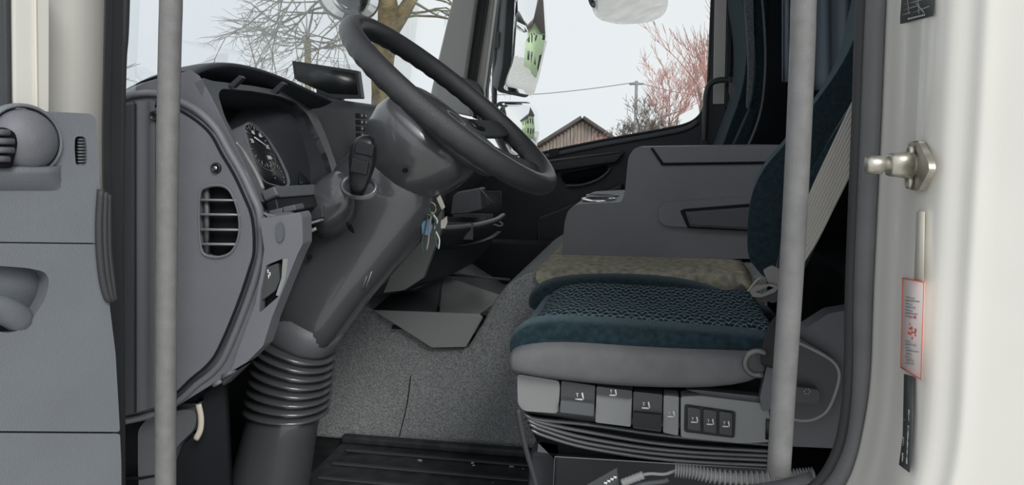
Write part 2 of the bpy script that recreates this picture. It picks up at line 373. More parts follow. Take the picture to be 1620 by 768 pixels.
# ================================================================== GRAB HANDLES IN THE DOORWAY
def handle(pts, Y, r, label):
    P = [at(x, y, Y) for x, y in pts]
    t = thing('grab_handle', (P[-1].x, P[-1].y, P[-1].z), label, 'grab handle')
    top = P[0]+(P[0]-P[-1]).normalized()*.30
    path = [top+V((0, .06, .05)), top+V((0, .03, .045)), top+V((0, .005, .02)), top]+P
    tube('handle_bar', spl(path, 4), r, 'tube', t, n=20)
    for q in (top+V((0, .07, .05)),):
        a, b = rings([ringpts(q+EZ*h, EX, EY, s, 16) for h, s in ((-.012, .022), (0, .022), (.004, .016))]); mk('mounting_foot', a, b, 'rubber', t)
    return t
handle([(271, -30), (269, 60), (265, 250), (263, 450), (262, 640), (262, 830)], .88, .0141, 'tall grey coated grab bar in front of the dashboard end')
handle([(1273, -30), (1270, 60), (1262, 250), (1251, 450), (1241, 600), (1232, 748)], .89, .0137, 'tall grey coated grab bar in front of the driver seat')
# bar end mark
# ================================================================== DASHBOARD
dash = thing('dashboard', (-.75, 1.3, FL), 'grey truck dashboard with rounded end cover, air vent and hooded instruments', 'dashboard')
A = [(285, 155), (318, 171), (347, 200), (369, 237), (394, 277), (412, 320), (417, 336)]
B = [(285, 173), (314, 191), (336, 211), (354, 243), (372, 273), (389, 307), (403, 343)]
# body of the end, behind the cover
body = [(192, 158), (215, 148), (255, 144)]+A+[(440, 342), (476, 338), (478, 385), (468, 408), (452, 446), (430, 500), (416, 545), (386, 578), (330, 614), (278, 646), (192, 662)]
yp('end_body', body, 1.022, .08, 'dash_grey', dash, ex=-.075, bevel=.004)
# raised lip following the curve
lipc = spl([(190, 158), (215, 150), (250, 149), (285, 161), (316, 178), (343, 205), (363, 240), (383, 274), (400, 310), (411, 338), (414, 390), (408, 428), (388, 488), (358, 560), (338, 588), (313, 607), (285, 632), (245, 655), (192, 668)], 4)
tube('cover_lip', [at(p[0], p[1], 1.022) for p in [V((q[0], q[1])) for q in lipc]], .0075, 'dash_grey', dash, n=12, sy=.8)
# fuse cover
cov = [(246, 168), (265, 167), (285, 175), (312, 192), (334, 213), (351, 244), (369, 274), (385, 308), (399, 345), (402, 395), (395, 425), (375, 484), (346, 552), (327, 579), (302, 600), (277, 624), (246, 642)]
ventp = spl([(322, 297), (345, 293), (362, 300), (374, 325), (379, 352), (377, 378), (366, 400), (345, 408), (322, 403), (316, 385), (314, 350), (315, 310)], 4, True)
vh = [(p[0], p[1]) for p in ventp]
end_cover = yp('end_cover', cov, 1.005, .02, 'dash_grey', dash, bevel=.004, holes=[vh], label='flat grey end cover with rounded vent opening')
tube('cover_groove', spl([at(x, y, 1.0055) for x, y in cov], 3), .0022, 'matte', dash, n=8)
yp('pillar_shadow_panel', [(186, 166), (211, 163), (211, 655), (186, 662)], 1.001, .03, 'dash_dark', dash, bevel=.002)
# vent frame, fins and darkness
vi = [((p[0]-347)*.93+347, (p[1]-350)*.95+350) for p in vh]
loft('vent_frame', [[at(x, y, 1.004) for x, y in [((a-347)*1.03+347, (b-350)*1.03+350) for a, b in vh]], [at(x, y, 1.001) for x, y in vh], [at(x, y, 1.004) for x, y in vi], [at(x, y, 1.045) for x, y in vi]], 'dash_grey', dash, caps=False)
yp('vent_back', vh, 1.021, .0005, 'matte', dash)
for i, (y, x1) in enumerate(((317, 373), (340, 379), (364, 380), (387, 375))):
    yp('vent_fin', [(316, y-2), (x1, y-1), (x1, y+1.5), (316, y+1.5)], 1.004, .010, 'trough', dash)
yp('vent_blade', [(322, 300), (328, 297), (328, 404), (322, 402)], 1.010, .008, 'dash_mid', dash)
sc = at(342, 266, 1.004)
mk('cover_screw', *rings([ringpts(sc+EY*h, EX, EZ, s, 20) for s, h in ((.0085, .002), (.0075, -.003), (.0055, -.003), (.0045, .0), (.001, .0))]), 'black', dash)
mk('screw_head', *rings([ringpts(sc+EY*h, EX, EZ, s, 12) for s, h in ((.0035, 0), (.003, -.003), (.0005, -.0035))]), 'chrome', dash)
sc2 = at(244, 184, 1.004)
mk('cover_screw', *rings([ringpts(sc2+EY*h, EX, EZ, s, 20) for s, h in ((.0085, .002), (.0075, -.003), (.0055, -.003), (.0045, .0), (.001, .0))]), 'black', dash)
# ribbed pillar trim left of the cover
ribp = [(186, 1.04), (208, 1.035), (213, 1.02), (216, 1.004), (220, 1.003), (226, 1.010), (236, 1.012), (241, 1.004), (244, 1.004), (246, 1.006), (249, 1.03)]
rr = []
for i, t in enumerate((0, .5, 1)):
    rr.append([at(x, 160+(502-(x-186)*.3)*t, Y) for x, Y in ribp])
grid('pillar_trim', rr, 'dash_mid', dash)
# lower corner panel with switch recess
swh = rnd([(421, 420), (446, 410), (456, 408), (452, 440), (442, 468), (410, 496), (412, 462)], 3)
yp('corner_panel', rnd([(411, 346), (430, 344), (474, 336), (478, 344), (479, 386), (470, 404), (453, 446), (430, 503), (416, 548), (390, 574), (365, 588), (380, 545), (404, 480), (413, 430), (418, 395)], 3), .998, .03, 'dash_grey', dash, holes=[swh], bevel=.002)
yp('switch_recess', swh, 1.014, .01, 'matte', dash)
yp('corner_slope', [(447, 409), (457, 407), (453, 440), (442, 470), (436, 468), (445, 440)], .999, .012, 'trough', dash, bevel=.001)
yp('light_switch', rnd([(421, 424), (440, 416), (443, 442), (436, 460), (414, 476), (415, 450)], 4), 1.003, .012, 'seatdark', dash, bevel=.002)
yp('panel_button', rnd([(438, 352), (446, 353), (449, 370), (446, 384), (438, 382), (436, 367)], 6), .994, .01, 'dash_mid', dash, bevel=.002)
mk('switch_mark', *join([boxv(at(x, y, 1.002), (.0008, .0005, .003)) for x, y in ((424, 430), (427, 434), (425, 438))]), 'white', dash)
# under the end: lower trim pieces
yp('lower_trim', [(190, 664), (250, 640), (285, 636), (318, 616), (385, 580), (352, 612), (330, 622), (322, 640), (316, 690), (290, 705), (275, 775), (275, 840), (190, 840)], 1.06, .03, 'dash_mid', dash, bevel=.004)
yp('kick_cover', rnd([(218, 680), (240, 655), (300, 648), (312, 655), (308, 680), (280, 706), (262, 760), (262, 840), (222, 840), (218, 740)], 10), 1.045, .03, 'dash_mid', dash, bevel=.006)
yp('bottom_seam', [(190, 756), (222, 756), (246, 752), (246, 755), (222, 760), (190, 760)], 1.043, .01, 'matte', dash)
tube('ivory_strap', spl([at(x, y, 1.035) for x, y in ((314, 640), (318, 660), (317, 680), (310, 695))], 4), .0035, 'ivory', dash, n=8, sy=1.5)
# small clips under the edge
for (x0, y0, x1, y1) in ((352, 597, 372, 585), (372, 581, 382, 575), (338, 610, 350, 603)):
    tube('edge_clip', [at(x0, y0, 1.005), at(x1, y1, 1.005)], .0035, 'dash_grey', dash, n=8)
# binnacle cheek (near side of the hood)
cheek = [(192, 150), (230, 130), (262, 121), (303, 111), (316, 120), (334, 152), (360, 205), (388, 262), (412, 318), (420, 335), (404, 310), (380, 262), (352, 215), (320, 180), (285, 160), (255, 149), (215, 152)]
yp('hood_cheek', cheek, 1.045, .03, 'dash_grey', dash, ex=-.035, bevel=.001)
# facia plane
fa, fb, fc = at(345, 144, 1.08), at(414, 303, 1.08), at(523, 268, 1.42)
fn = (fb-fa).cross(fc-fa).normalized()
if fn.x < 0: fn = -fn
opening = rnd([(345, 150), (350, 140), (399, 144), (443, 152), (468, 162), (486, 180), (503, 213), (518, 248), (526, 275), (519, 294), (470, 298), (416, 302), (402, 276), (380, 232), (356, 186)], 8)
facia = rnd([(318, 122), (335, 128), (400, 136), (450, 145), (480, 155), (500, 178), (516, 215), (532, 260), (540, 300), (530, 312), (420, 320), (408, 318), (385, 262), (345, 180)], 6)
pp('facia', facia, fa, fn, -fn*.012, 'dash_mid', dash, holes=[opening], bevel=.003)
# recess walls and back
op3 = [atp(x, y, fa, fn) for x, y in opening]
rb = [p-fn*.07 for p in op3]
loft('recess_wall', [op3, [p-fn*.03 for p in op3], rb], 'dash_dark', dash, caps=False)
slab('recess_back', rb, -fn*.004, 'black', dash)
# facia shoulder next to the cluster
pp('display_lens', rnd([(468, 190), (486, 186), (503, 225), (514, 262), (518, 290), (476, 294), (470, 250)], 6), fa-fn*.05, fn, -fn*.004, 'screen', dash)
# gauge pod
fd = fa-fn*.022
pod = [(384, 196), (396, 194), (424, 217), (443, 247), (457, 277), (460, 292), (451, 298), (420, 290), (409, 275), (396, 240)]
pod = rnd(pod, 9)
cx_ = sum(p[0] for p in pod)/len(pod); cy_ = sum(p[1] for p in pod)/len(pod)
podi = [((x-cx_)*.93+cx_, (y-cy_)*.955+cy_) for x, y in pod]
cluster = slab('gauge_bezel', [atp(x, y, fd, fn) for x, y in pod], -fn*.03, 'dash_grey', dash, holes=[[atp(x, y, fd, fn) for x, y in podi]], bevel=.001)
pp('gauge_face', podi, fd-fn*.003, fn, -fn*.01, 'black', cluster)
e1 = (EY-fn*EY.dot(fn)).normalized(); e2 = fn.cross(e1); e2 = e2 if e2.z > 0 else -e2
def dial(px, py, r, a0, a1, n, long):
    c = atp(px, py, fd-fn*.0015, fn); out = []
    for i in range(n):
        a = a0+(a1-a0)*i/(n-1); d = e1*math.cos(a)+e2*math.sin(a); q = fn.cross(d)
        L = r*(.06 if i % 2 else .11); out.append(boxv(c+d*(r-L), (L, .0004 if i % 2 else .0008, .0004), (d, q, fn)))
    return c, out
c1, t1 = dial(411, 232, .040, -2.6, 3.3, 25, 1); c2, t2 = dial(440, 276, .022, -1, 3.5, 15, 1)
mk('gauge_ticks', *join(t1+t2), 'trough', cluster, kind='stuff')
mk('gauge_ring', *rings([ringpts(c1+fn*.0006, e1, e2, .045*s) for s in (1, 1.015)], False), 'trough', cluster)
mk('needle', *boxv(c1+e1*.012+e2*.006+fn*.002, (.024, .0008, .0008), ((e1*.9-e2*.43).normalized(), (e1*.43+e2*.9).normalized(), fn)), 'white', cluster)
def text(s, c, u, v, size, m, parent, name='lettering'):
    cu = D.curves.new(name, 'FONT'); cu.body = s; cu.size = size; cu.align_x = 'CENTER'; cu.align_y = 'CENTER'; cu.resolution_u = 2; cu.extrude = .0002
    tmp = D.objects.new(name, cu); me = D.meshes.new_from_object(tmp); D.objects.remove(tmp)
    n_ = u.cross(v); vv = [c+u*p.co.x+v*p.co.y+n_*p.co.z for p in me.vertices]; ff = [tuple(p.vertices) for p in me.polygons]
    D.meshes.remove(me)
    return mk(name, vv, ff, m, parent, smooth=False)
for i, s in enumerate(('20', '40', '60', '80', '100')):
    a = 2.8-i*.95; text(s, c1+(e1*math.cos(a)+e2*math.sin(a))*.026+fn*.002, e1, e2, .011, 'white', cluster)
# pale tube painting the reflections on the plastic left of the pod 
tube('cheek_reflection', spl([atp(x, y, fa-fn*.002, fn) for x, y in ((372, 226), (384, 240), (398, 262), (410, 285), (416, 300))], 4), .0035, 'trough', dash, n=8)
# hood: visor over the facia
h0 = [(308, 112, 1.06), (330, 102, 1.09), (362, 98, 1.13), (400, 104, 1.2), (440, 117, 1.29), (480, 135, 1.37), (505, 147, 1.42), (524, 156, 1.46)]
h1 = [(312, 120, 1.06), (340, 134, 1.09), (372, 142, 1.13), (410, 143, 1.2), (450, 150, 1.29), (480, 156, 1.37), (500, 159, 1.42), (520, 160, 1.46)]
top_ = spl([at(x, y, Y) for x, y, Y in h0], 4)
low_ = spl([at(x, y, Y)+V((-.06, 0, 0)) for x, y, Y in h1], 4)
rowsH = []
for a, b in zip(top_, low_):
    front = a+V((-.20, .03, -.05))
    rowsH.append([front, a+V((-.10, .01, -.008)), a+V((-.03, 0, .0)), a, a+V((.004, 0, -.006)), a+V((-.004, 0, -.012)), a+V((-.05, 0, -.028)), b+V((-.02, 0, 0))])
grid('instrument_hood', rowsH, 'dash_dark', dash, sub=1)
for x, y in ((370, 127), (437, 137)):
    yp('hood_fin', [(x+8, y-8), (x+14, y-4), (x-2, y+12), (x-10, y+8)], 1.12 if x < 400 else 1.25, .012, 'dash_dark', dash, bevel=.001)
# ledge under the facia, dark band, storage edges
fe0, fe1 = at(414, 306, 1.08), at(530, 300, 1.42)
pp('facia_ledge', [(412, 304), (520, 297), (535, 306), (534, 312), (424, 322), (418, 318)], fa+fn*.002, fn, fn*.025, 'dash_mid', dash, bevel=.003)
pp('dark_band', [(420, 322), (534, 311), (534, 330), (424, 342)], fa+fn*.006, fn, fn*.02, 'black', dash, bevel=.003)
for q in ([(424, 334), (446, 329), (446, 338), (428, 342)], [(447, 328), (466, 324), (468, 333), (448, 338)]):
    yp('coin_slot_cap', q, 1.05, .03, 'dash_mid', dash, bevel=.002)
yp('knee_box', [(482, 330), (510, 326), (512, 345), (482, 352)], 1.2, .12, 'dash_dark', dash, bevel=.003)
yp('knee_box_edge', [(482, 354), (505, 347), (505, 351), (482, 358)], 1.19, .02, 'trough', dash, bevel=.001)
tube('knee_cable', spl([at(x, y, 1.15) for x, y in ((474, 392), (482, 372), (492, 366), (500, 362))], 4), .003, 'trough', dash, n=8)
# centre dash: face and top
pc = [(-.70, .07), (-.73, .10), (-.80, .105), (-.96, .085), (-.98, -.1), (-.90, -.30), (-.72, -.30), (-.66, -.10)]
def dsec(Y, dx=0, dz=0): return [V((x+dx, Y, z(zz+dz))) for x, zz in pc]
loft('dash_centre', [dsec(1.12, -.03, -.08), dsec(1.44, -.03, -.004), dsec(1.6), dsec(2.1, .03, -.005), dsec(2.5, .02, -.012), dsec(2.84, .0, -.02)], 'dash_dark', dash, bevel=.012)
# switch bank on the dash centre
sb = at(566, 198, 1.52)
for i in range(4):
    for j in range(2):
        mk('dash_switch', *boxv(sb+V((.004, .022*j, .020-.014*i)), (.006, .009, .0055)), 'black', dash, bevel=.001)
mk('switch_icon', *join([boxv(sb+V((.0105, .022*j, .020-.014*i)), (.0004, .002, .002)) for i in range(4) for j in range(2)]), 'white', dash, kind='stuff')
# centre lower section with curved tray
L = spl([at(640, 330, 1.62), at(672, 352, 1.66), at(700, 361, 1.72), at(750, 357, 1.86), at(783, 349, 2.0), at(797, 341, 2.16)], 5)
Bt = spl([at(585, 468, 1.62), at(620, 464, 1.66), at(655, 455, 1.72), at(705, 437, 1.86), at(748, 415, 2.0), at(772, 392, 2.16)], 5)
rws = []
for a, b in zip(L, Bt): rws.append([a+V((-.012, .004, 0)), a+V((-.006, 0, .004)), a, a+V((.001, -.001, -.008)), a.lerp(b, .12), a.lerp(b, .5), a.lerp(b, .9), b, b+V((-.02, .02, 0))])
grid('tray_front', rws, 'dash_dark', dash, solid=.004)
yp('centre_side', [(580, 468), (600, 400), (640, 330), (700, 300), (700, 360), (670, 440), (640, 460)], 1.64, .02, 'trough', dash, bevel=.004)
tube('tray_lip', [a+V((0, 0, .001)) for a in L[8:]], .006, 'trough', dash, n=10)
slab('tray_floor', [p+V((-.01, .01, -.05)) for p in L]+[V((-.72, 2.16, L[-1].z-.05)), V((-.72, 1.66, L[0].z-.05))], (0, 0, -.004), 'black', dash)
yp('tray_light_stop', [(690, 303), (792, 303), (794, 350), (690, 354)], 2.2, .01, 'dash_dark', dash)  # added plate that stops outside light showing through the tray
for Y in (1.84, 1.98, 2.08):
    mk('tray_divider', *boxv(V((-.52, Y, at(750, 350, 1.9).z-.02)), (.06, .002, .022)), 'dash_mid', dash, bevel=.001)
yp('cup_block', [(716, 310), (724, 304), (760, 298), (762, 332), (740, 338), (712, 340)], 1.92, .06, 'console_dark', dash, bevel=.004)
tube('tray_stay', [at(760, 299, 1.92), at(785, 328, 2.0)], .0014, 'trough', dash, n=6)
tube('tray_hook', spl([at(x, y, 1.98) for x, y in ((780, 355), (792, 358), (795, 354), (790, 351))], 3), .0018, 'trough', dash, n=6)

# dashboard screen
sp0 = at(515, 125, 1.75)
scr = thing('dashboard_display', at(515, 150, 1.75), 'small black tablet style display standing on top of the dashboard', 'display')
yp('housing', rnd([(462, 96), (566, 112), (572, 156), (530, 156), (466, 125)], 2), 1.72, .02, 'black', scr, bevel=.002)
yp('glass', [(467, 101), (561, 116), (566, 150), (520, 148), (470, 128)], 1.7185, .002, 'screen', scr)
yp('stand', [(500, 130), (540, 135), (540, 172), (500, 172)], 1.735, .02, 'black', scr, bevel=.002)

# ================================================================== STEERING WHEEL
t40 = math.radians(40.16); b_ = math.radians(-1.6)
wc_ = V((-.371, 1.340, z(.0695)))
wn3 = V((math.sin(t40)*math.cos(b_), math.sin(b_), math.cos(t40)*math.cos(b_)))
eu = EY.cross(wn3).normalized(); ev = wn3.cross(eu)
def W(u, v, w_): return wc_+eu*u+ev*v+wn3*w_
wheel = thing('steering_wheel', wc_-wn3*.05, 'black leather rimmed truck steering wheel with grey hub', 'steering wheel')
vs_, fs = [], []; NA, NT, RR = 160, 14, .2235
for i in range(NA):
    a = 2*PI*i/NA
    for k in range(NT):
        t = 2*PI*k/NT
        r1 = .0195
        if math.sin(t) < -.2: r1 += .0008*math.sin(a*44)*(1 if math.cos(a)*1.0 < .75 else 0)
        rr_ = RR+r1*.98*math.cos(t); vs_.append(W(rr_*math.cos(a), rr_*math.sin(a), r1*1.05*math.sin(t)))
        fs.append((i*NT+k, i*NT+(k+1) % NT, ((i+1) % NA)*NT+(k+1) % NT, ((i+1) % NA)*NT+k))
mk('rim', vs_, fs, 'leather', wheel)
# hub pad
def hubring(su, sv, w_, cu=.012, e=2.8): return rsec(W(cu, 0, w_), eu, ev, su, sv, e, 40)
loft('airbag_cover', [hubring(.104, .088, -.055, .034), hubring(.107, .088, -.04, .034), hubring(.104, .085, -.028, .034), hubring(.09, .076, -.021, .034), hubring(.06, .05, -.017, .034), hubring(.01, .01, -.015, .034)], 'hub', wheel)
mk('hub_badge', *rings([ringpts(W(.02, 0, -.0145), eu, ev, .022*s) for s in (.8, .9, 1)], False), 'seatbase', wheel)
def spoke(a, w0, w1):
    d = V((math.cos(a), math.sin(a))); q = V((-d.y, d.x)); R = []
    for t, wd, h, th in ((.07, w0, -.032, .008), (.12, w0*.85, -.026, .007), (.17, w0*.8, -.015, .007), (.212, w1, -.004, .009)):
        c = W(d.x*t, d.y*t, h); qq = eu*q.x+ev*q.y; R.append(rsec(c, qq, wn3, wd, th, 3.5, 20))
    return loft('spoke', R, 'seatdark', wheel)
hub_trim = loft('hub_trim', [hubring(.112*k_, .096*k_, h_, .034) for k_, h_ in ((1, -.045), (1.06, -.038), (1.09, -.030), (1.05, -.024), (.97, -.024), (.96, -.03))], 'dash_mid', wheel, caps=False)
for a in (1.25, -1.25, .45, -.45): spoke(a, .034, .024)
for s in (1, -1):
    a = 1.25*s; c = W(math.cos(a)*.118, math.sin(a)*.118, -.017)
    d3 = eu*math.cos(a)+ev*math.sin(a); q3 = wn3.cross(d3)
    pod_ = loft('switch_pod', [rsec(c-wn3*.006, d3, q3, .026, .018, 3, 20), rsec(c, d3, q3, .024, .016, 3, 20), rsec(c+wn3*.002, d3, q3, .018, .011, 3, 20)], 'black', wheel)
    for k in (-1, 0, 1): mk('wheel_button', *boxv(c+q3*.008*k+wn3*.003, (.012, .003, .0015), (d3, q3, wn3)), 'hub', pod_, bevel=.001)
# rear bowl of the wheel hub
loft('hub_bowl', [hubring(.060, .060, -.19, 0.0), hubring(.084, .082, -.165, .0), hubring(.100, .098, -.12, .0), hubring(.105, .103, -.085, .002), hubring(.100, .100, -.058, .004), hubring(.085, .085, -.050, .006)], 'column', wheel)

# ================================================================== STEERING COLUMN
colm = thing('steering_column', (at(430, 768, 1.34).x, 1.34, FL), 'black plastic steering column with ribbed rubber boot rising from the floor', 'steering column')
def csec(px, py, ang, a, b, e=3, n=32, Y=1.345):
    """section at a pixel of the column's plane; ang = direction of travel from vertical"""
    c = at(px, py, Y); u = V((math.cos(ang), 0, math.sin(ang))); return rsec(c, u, EY, a, b, e, n)
an = math.radians(-38)
loft('upper_shroud', spl_rings if False else [csec(652, 262, -.66, .075, .072), csec(632, 282, -.66, .098, .085), csec(610, 310, -.64, .103, .088), csec(588, 345, -.58, .102, .082), csec(563, 390, -.55, .090, .074), csec(531, 440, -.52, .079, .068), csec(502, 490, -.5, .070, .064), csec(486, 520, -.48, .066, .061), csec(480, 535, -.46, .050, .05)], 'column', colm)
# bulge carrying the lever
bc = at(550, 300, 1.27)
loft('lever_socket', [rsec(bc+V((-.02+.02*t, -.03-.055*t, -.02+.03*t)), V((.85, 0, .5)), V((-.4, .35, .85)).normalized(), .052*s, .05*s, 2.6, 24) for t, s in ((-.6, 1.0), (0, .95), (.3, .85), (.5, .6))], 'column', colm)
sk = at(568, 296, 1.175)
mk('socket_ring', *rings([rsec(sk+V((0, .004*h, .001-h*.004)), V((.95, .15, -.1)), V((0, .55, .83)), .034*s, .022*s, 2.2, 28) for s, h in ((1.0, 1), (.95, -.5), (.8, -.5), (.7, 1))], False), 'column', colm)
lev = loft('shift_lever', [rsec(at(x, y, 1.165), V((.95, .1, -.1)), V((-.1, .9, .3)), a, b, 3, 20) for x, y, a, b in ((566, 305, .012, .010), (568, 290, .017, .013), (572, 270, .021, .015), (574, 250, .024, .017), (576, 232, .022, .016), (578, 220, .016, .012), (579, 215, .006, .006))], 'black', colm)
lb = at(577, 236, 1.148)
mk('rocker_key', *boxv(lb+V((0, .0, 0)), (.016, .003, .010), (V((.97, 0, -.2)), EY, V((.2, 0, .97)))), 'black', lev, bevel=.002)
mk('rocker_key', *boxv(at(569, 264, 1.148), (.015, .003, .012), (V((.97, 0, -.2)), EY, V((.2, 0, .97)))), 'black', lev, bevel=.002)
# seam and screws, slot label
tube('shroud_seam', [at(x, y, Y) for x, y, Y in ((547, 312, 1.262), (520, 356, 1.270), (489, 408, 1.284), (466, 442, 1.292))], .0014, 'matte', colm, n=6)
tube('lever_dark_streak', spl([at(x, y, Y) for x, y, Y in ((522, 296, 1.262), (535, 325, 1.264), (552, 355, 1.266), (569, 379, 1.272))], 3), [.004, .006, .007, .0075, .0075, .007, .006, .005, .003, .001], 'matte', colm, n=10)  # dark tapering streak running down from the lever
for x, y in ((526, 361), (489, 407), (640, 270)):
    c = at(x, y, 1.265 if x < 600 else 1.24); mk('shroud_screw', *rings([ringpts(c+EY*h, EX, EZ, s, 12) for s, h in ((.004, .006), (.004, -.001), (.002, -.001))]), 'matte', colm)
for k in (0, 1):
    tube('slot_mark', [at(574+k*5, 455, 1.285), at(584+k*5, 427, 1.285)], .0012, 'trough', colm, n=6)
# boot
collar = loft('boot_collar', [csec(497, 505, -.45, .066, .064, 2.4), csec(482, 522, -.42, .072, .068, 2.4), csec(476, 536, -.38, .073, .069, 2.4), csec(474, 544, -.36, .064, .062, 2.4)], 'dash_mid', colm)
R = []; N = 8
for i in range(N*6+1):
    t = i/(N*6); px = 470+(452-470)*t; py = 541+(655-541)*t; ph = (i % 6)/6
    s = 1+.17*(1-2*abs(2*ph-1)**1.3 if True else 0); ang = -.36+.30*t
    R.append(csec(px, py, ang, (.070+.004*t)*s, (.066+.004*t)*s, 2.2))
loft('ribbed_boot', R, 'column', colm)
loft('lower_cone', [csec(452, 645, -.06, .066, .066, 2.3), csec(450, 660, -.05, .073, .070, 2.3), csec(444, 680, 0, .074, .072, 2.2), csec(425, 770, 0, .082, .08, 2.2), csec(405, 880, 0, .092, .09, 2.2), csec(398, 915, 0, .10, .1, 2.2)], 'column', colm)

# keys and lanyard hanging at the column's far side
ky = thing('key_lanyard', at(680, 335, 1.32), 'bunch of keys on a blue tag and beaded green cords hanging beside the steering column', 'keys')
yp('blue_tag', rnd([(667, 352), (680, 346), (684, 360), (680, 372), (668, 372)], 3), 1.302, .004, 'bluetag', ky, bevel=.001)
for (pts, r, m) in (([(678, 325), (682, 338), (690, 352), (688, 375), (692, 392)], .0022, 'bead'), ([(680, 330), (676, 345), (672, 365), (668, 385), (670, 402)], .0016, 'bead'), ([(684, 335), (680, 355), (678, 380), (675, 396)], .0018, 'trough'), ([(686, 340), (692, 350), (688, 362), (695, 378), (694, 394)], .0014, 'white')):
    tube('cord', spl([at(x, y, 1.30) for x, y in pts], 4), r, m, ky, n=6)
yp('key_blade', [(697, 350), (707, 342), (708, 352), (704, 362), (697, 362)], 1.305, .003, 'steel', ky, bevel=.0006)
yp('key_blade', [(690, 314), (696, 308), (704, 328), (699, 333)], 1.307, .003, 'steel', ky, bevel=.0006)
mk('key_ring', *tubev([at(680, 330, 1.30)+EX*.012*math.cos(a*PI/8)+EZ*.012*math.sin(a*PI/8) for a in range(17)], .001, 6), 'steel', ky)

# ================================================================== ENGINE TUNNEL
tun = thing('engine_tunnel', (-.1, 2.0, FL), 'grey carpeted engine tunnel between the seats', 'engine cover')
prof_ = [(470, 800), (495, 560), (500, 470), (560, 478), (600, 494), (686, 552), (738, 552), (766, 507), (782, 477), (801, 452), (826, 436), (858, 430), (1215, 430), (1215, 800)]
outl = [at(x, y, 1.68) for x, y in prof_]
for p in (outl[0], outl[-1]): p.z = FL
tz = z(-.292)
for p in outl[-3:-1]: p.z = tz
slab('carpet_side', outl, (0, .85, 0), 'carpet', tun, bevel=.035, seg=5)
# dusty cover lying over the top
cov3 = [at(x, y, 1.70) for x, y in ((820, 436), (862, 408))]
dx0 = at(846, 430, 1.68).x
rows_ = []
for Y_, dz_ in ((1.670, -.10), (1.662, -.05), (1.660, -.015), (1.668, .004), (1.70, .009), (1.80, .006), (2.1, .006), (2.45, .004)):
    rows_.append([V((dx0+.0+(.035 if dz_ < -.03 else 0)+k_, Y_, tz+dz_-(.012 if k_ == 0 else 0))) for k_ in (0, .03, .1, .3, .49)])
grid('dusty_top', rows_, 'dusty', tun, solid=.004, sub=1)
# seam down the carpet
tube('carpet_seam', spl([at(x, y, 1.677) for x, y in ((650, 595), (644, 640), (632, 690))], 4), .0018, 'matte', tun, n=6, sy=.6)
# trough at the tunnel's front
tr = thing('storage_trough', at(680, 550, 1.66), 'grey plastic storage trough in front of the engine tunnel', 'trough')
yp('front_face', [(588, 491), (757, 497), (764, 503), (737, 550), (682, 551)], 1.655, .008, 'trough', tr, bevel=.003)
a0, a1, a2, a3 = at(588, 491, 1.66), at(760, 499, 1.66), at(800, 470, 1.98), at(640, 440, 1.98)
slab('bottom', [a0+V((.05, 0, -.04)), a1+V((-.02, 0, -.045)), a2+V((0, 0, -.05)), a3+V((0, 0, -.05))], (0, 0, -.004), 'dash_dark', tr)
slab('lit_wall', [at(695, 495, 1.68), at(757, 497, 1.665), at(800, 470, 1.95), at(700, 436, 1.98)], (0, 0, -.004), 'trough', tr, bevel=.002)  # paler half of the interior, shaped as its lit triangle
slab('shaded_wall', [at(590, 491, 1.665), at(690, 494, 1.68), at(700, 438, 1.98), at(640, 446, 1.98)], (0, 0, -.004), 'dash_dark', tr)  # dark colour paints the shade in this half of the trough
# footwell bulkhead beyond
yp('footwell_lip', [(700, 434), (728, 435), (806, 442), (806, 445), (728, 438), (700, 437)], 2.2, .01, 'console', tun)
box('wall_footwell', (-.72, 2.55, FL), (-.30, 2.7, z(-.36)), 'wall', kind='structure')
# floor step in the driver's footwell
st = thing('floor_mat', (-.3, 1.5, FL), 'black rubber floor mat with raised ribs in the driver footwell', 'floor mat')
box('mat_sheet', (-.75, 1.05, FL+.0005), (-.06, 1.66, FL+.010), 'mat', st, bevel=.004)
for k in range(3): box('mat_rib', (-.72, 1.44+.075*k, FL+.010), (-.08, 1.452+.075*k, FL+.016), 'rubber', st, bevel=.003)
box('mat_edge', (-.75, 1.635, FL+.010), (-.06, 1.66, FL+.03), 'mat', st, bevel=.006)
for i in range(16):
    p = V((random.uniform(-.55, -.12), random.uniform(1.38, 1.6), FL+.012)); s = random.choice((.0015, .002, .003, .005))
    a, b = boxv(p, (s, s*.7, s*.3)); a = [q+V((random.uniform(-1, 1), random.uniform(-1, 1), 0))*s*.5 for q in a]
    mk('grit', a, b, 'white' if i % 3 else 'trough', label='pale crumb of grit on the black floor mat', cat='grit', group='crumbs of grit on the driver floor mat')

# ================================================================== CENTRE CONSOLE
con = thing('centre_console', (.2, 2.1, tz), 'large grey storage console with stepped front on the engine tunnel', 'console')
cp = [(888, 410), (893, 352), (899, 332), (914, 323), (984, 320), (989, 300), (994, 248), (1005, 233), (1243, 229), (1243, 410)]
ch = [(p[0], p[1]) for p in cp]
yp('console_body', rnd(cp, 7), 1.86, .5, 'console', con, bevel=.010)
yp('top_lid', [(1032, 234), (1243, 231), (1243, 257), (1048, 259)], 1.857, .05, 'console', con, bevel=.003)
yp('lid_groove', [(1029, 235), (1033, 234), (1050, 258), (1243, 255), (1243, 259), (1047, 262)], 1.856, .003, 'matte', con)
fr = yp('drawer_frame', rnd([(1041, 330), (1048, 320), (1243, 307), (1243, 368), (1052, 358), (1043, 350)], 5), 1.848, .02, 'console', con, bevel=.005)
yp('drawer_groove', [(1076, 334), (1082, 331), (1243, 318), (1243, 323), (1084, 335), (1092, 358), (1243, 366), (1243, 369), (1088, 361)], 1.846, .003, 'matte', fr)
yp('drawer_panel', [(1086, 336), (1243, 324), (1243, 365), (1093, 357)], 1.845, .02, 'console_dark', fr, bevel=.003)
cz = at(945, 322, 1.86).z
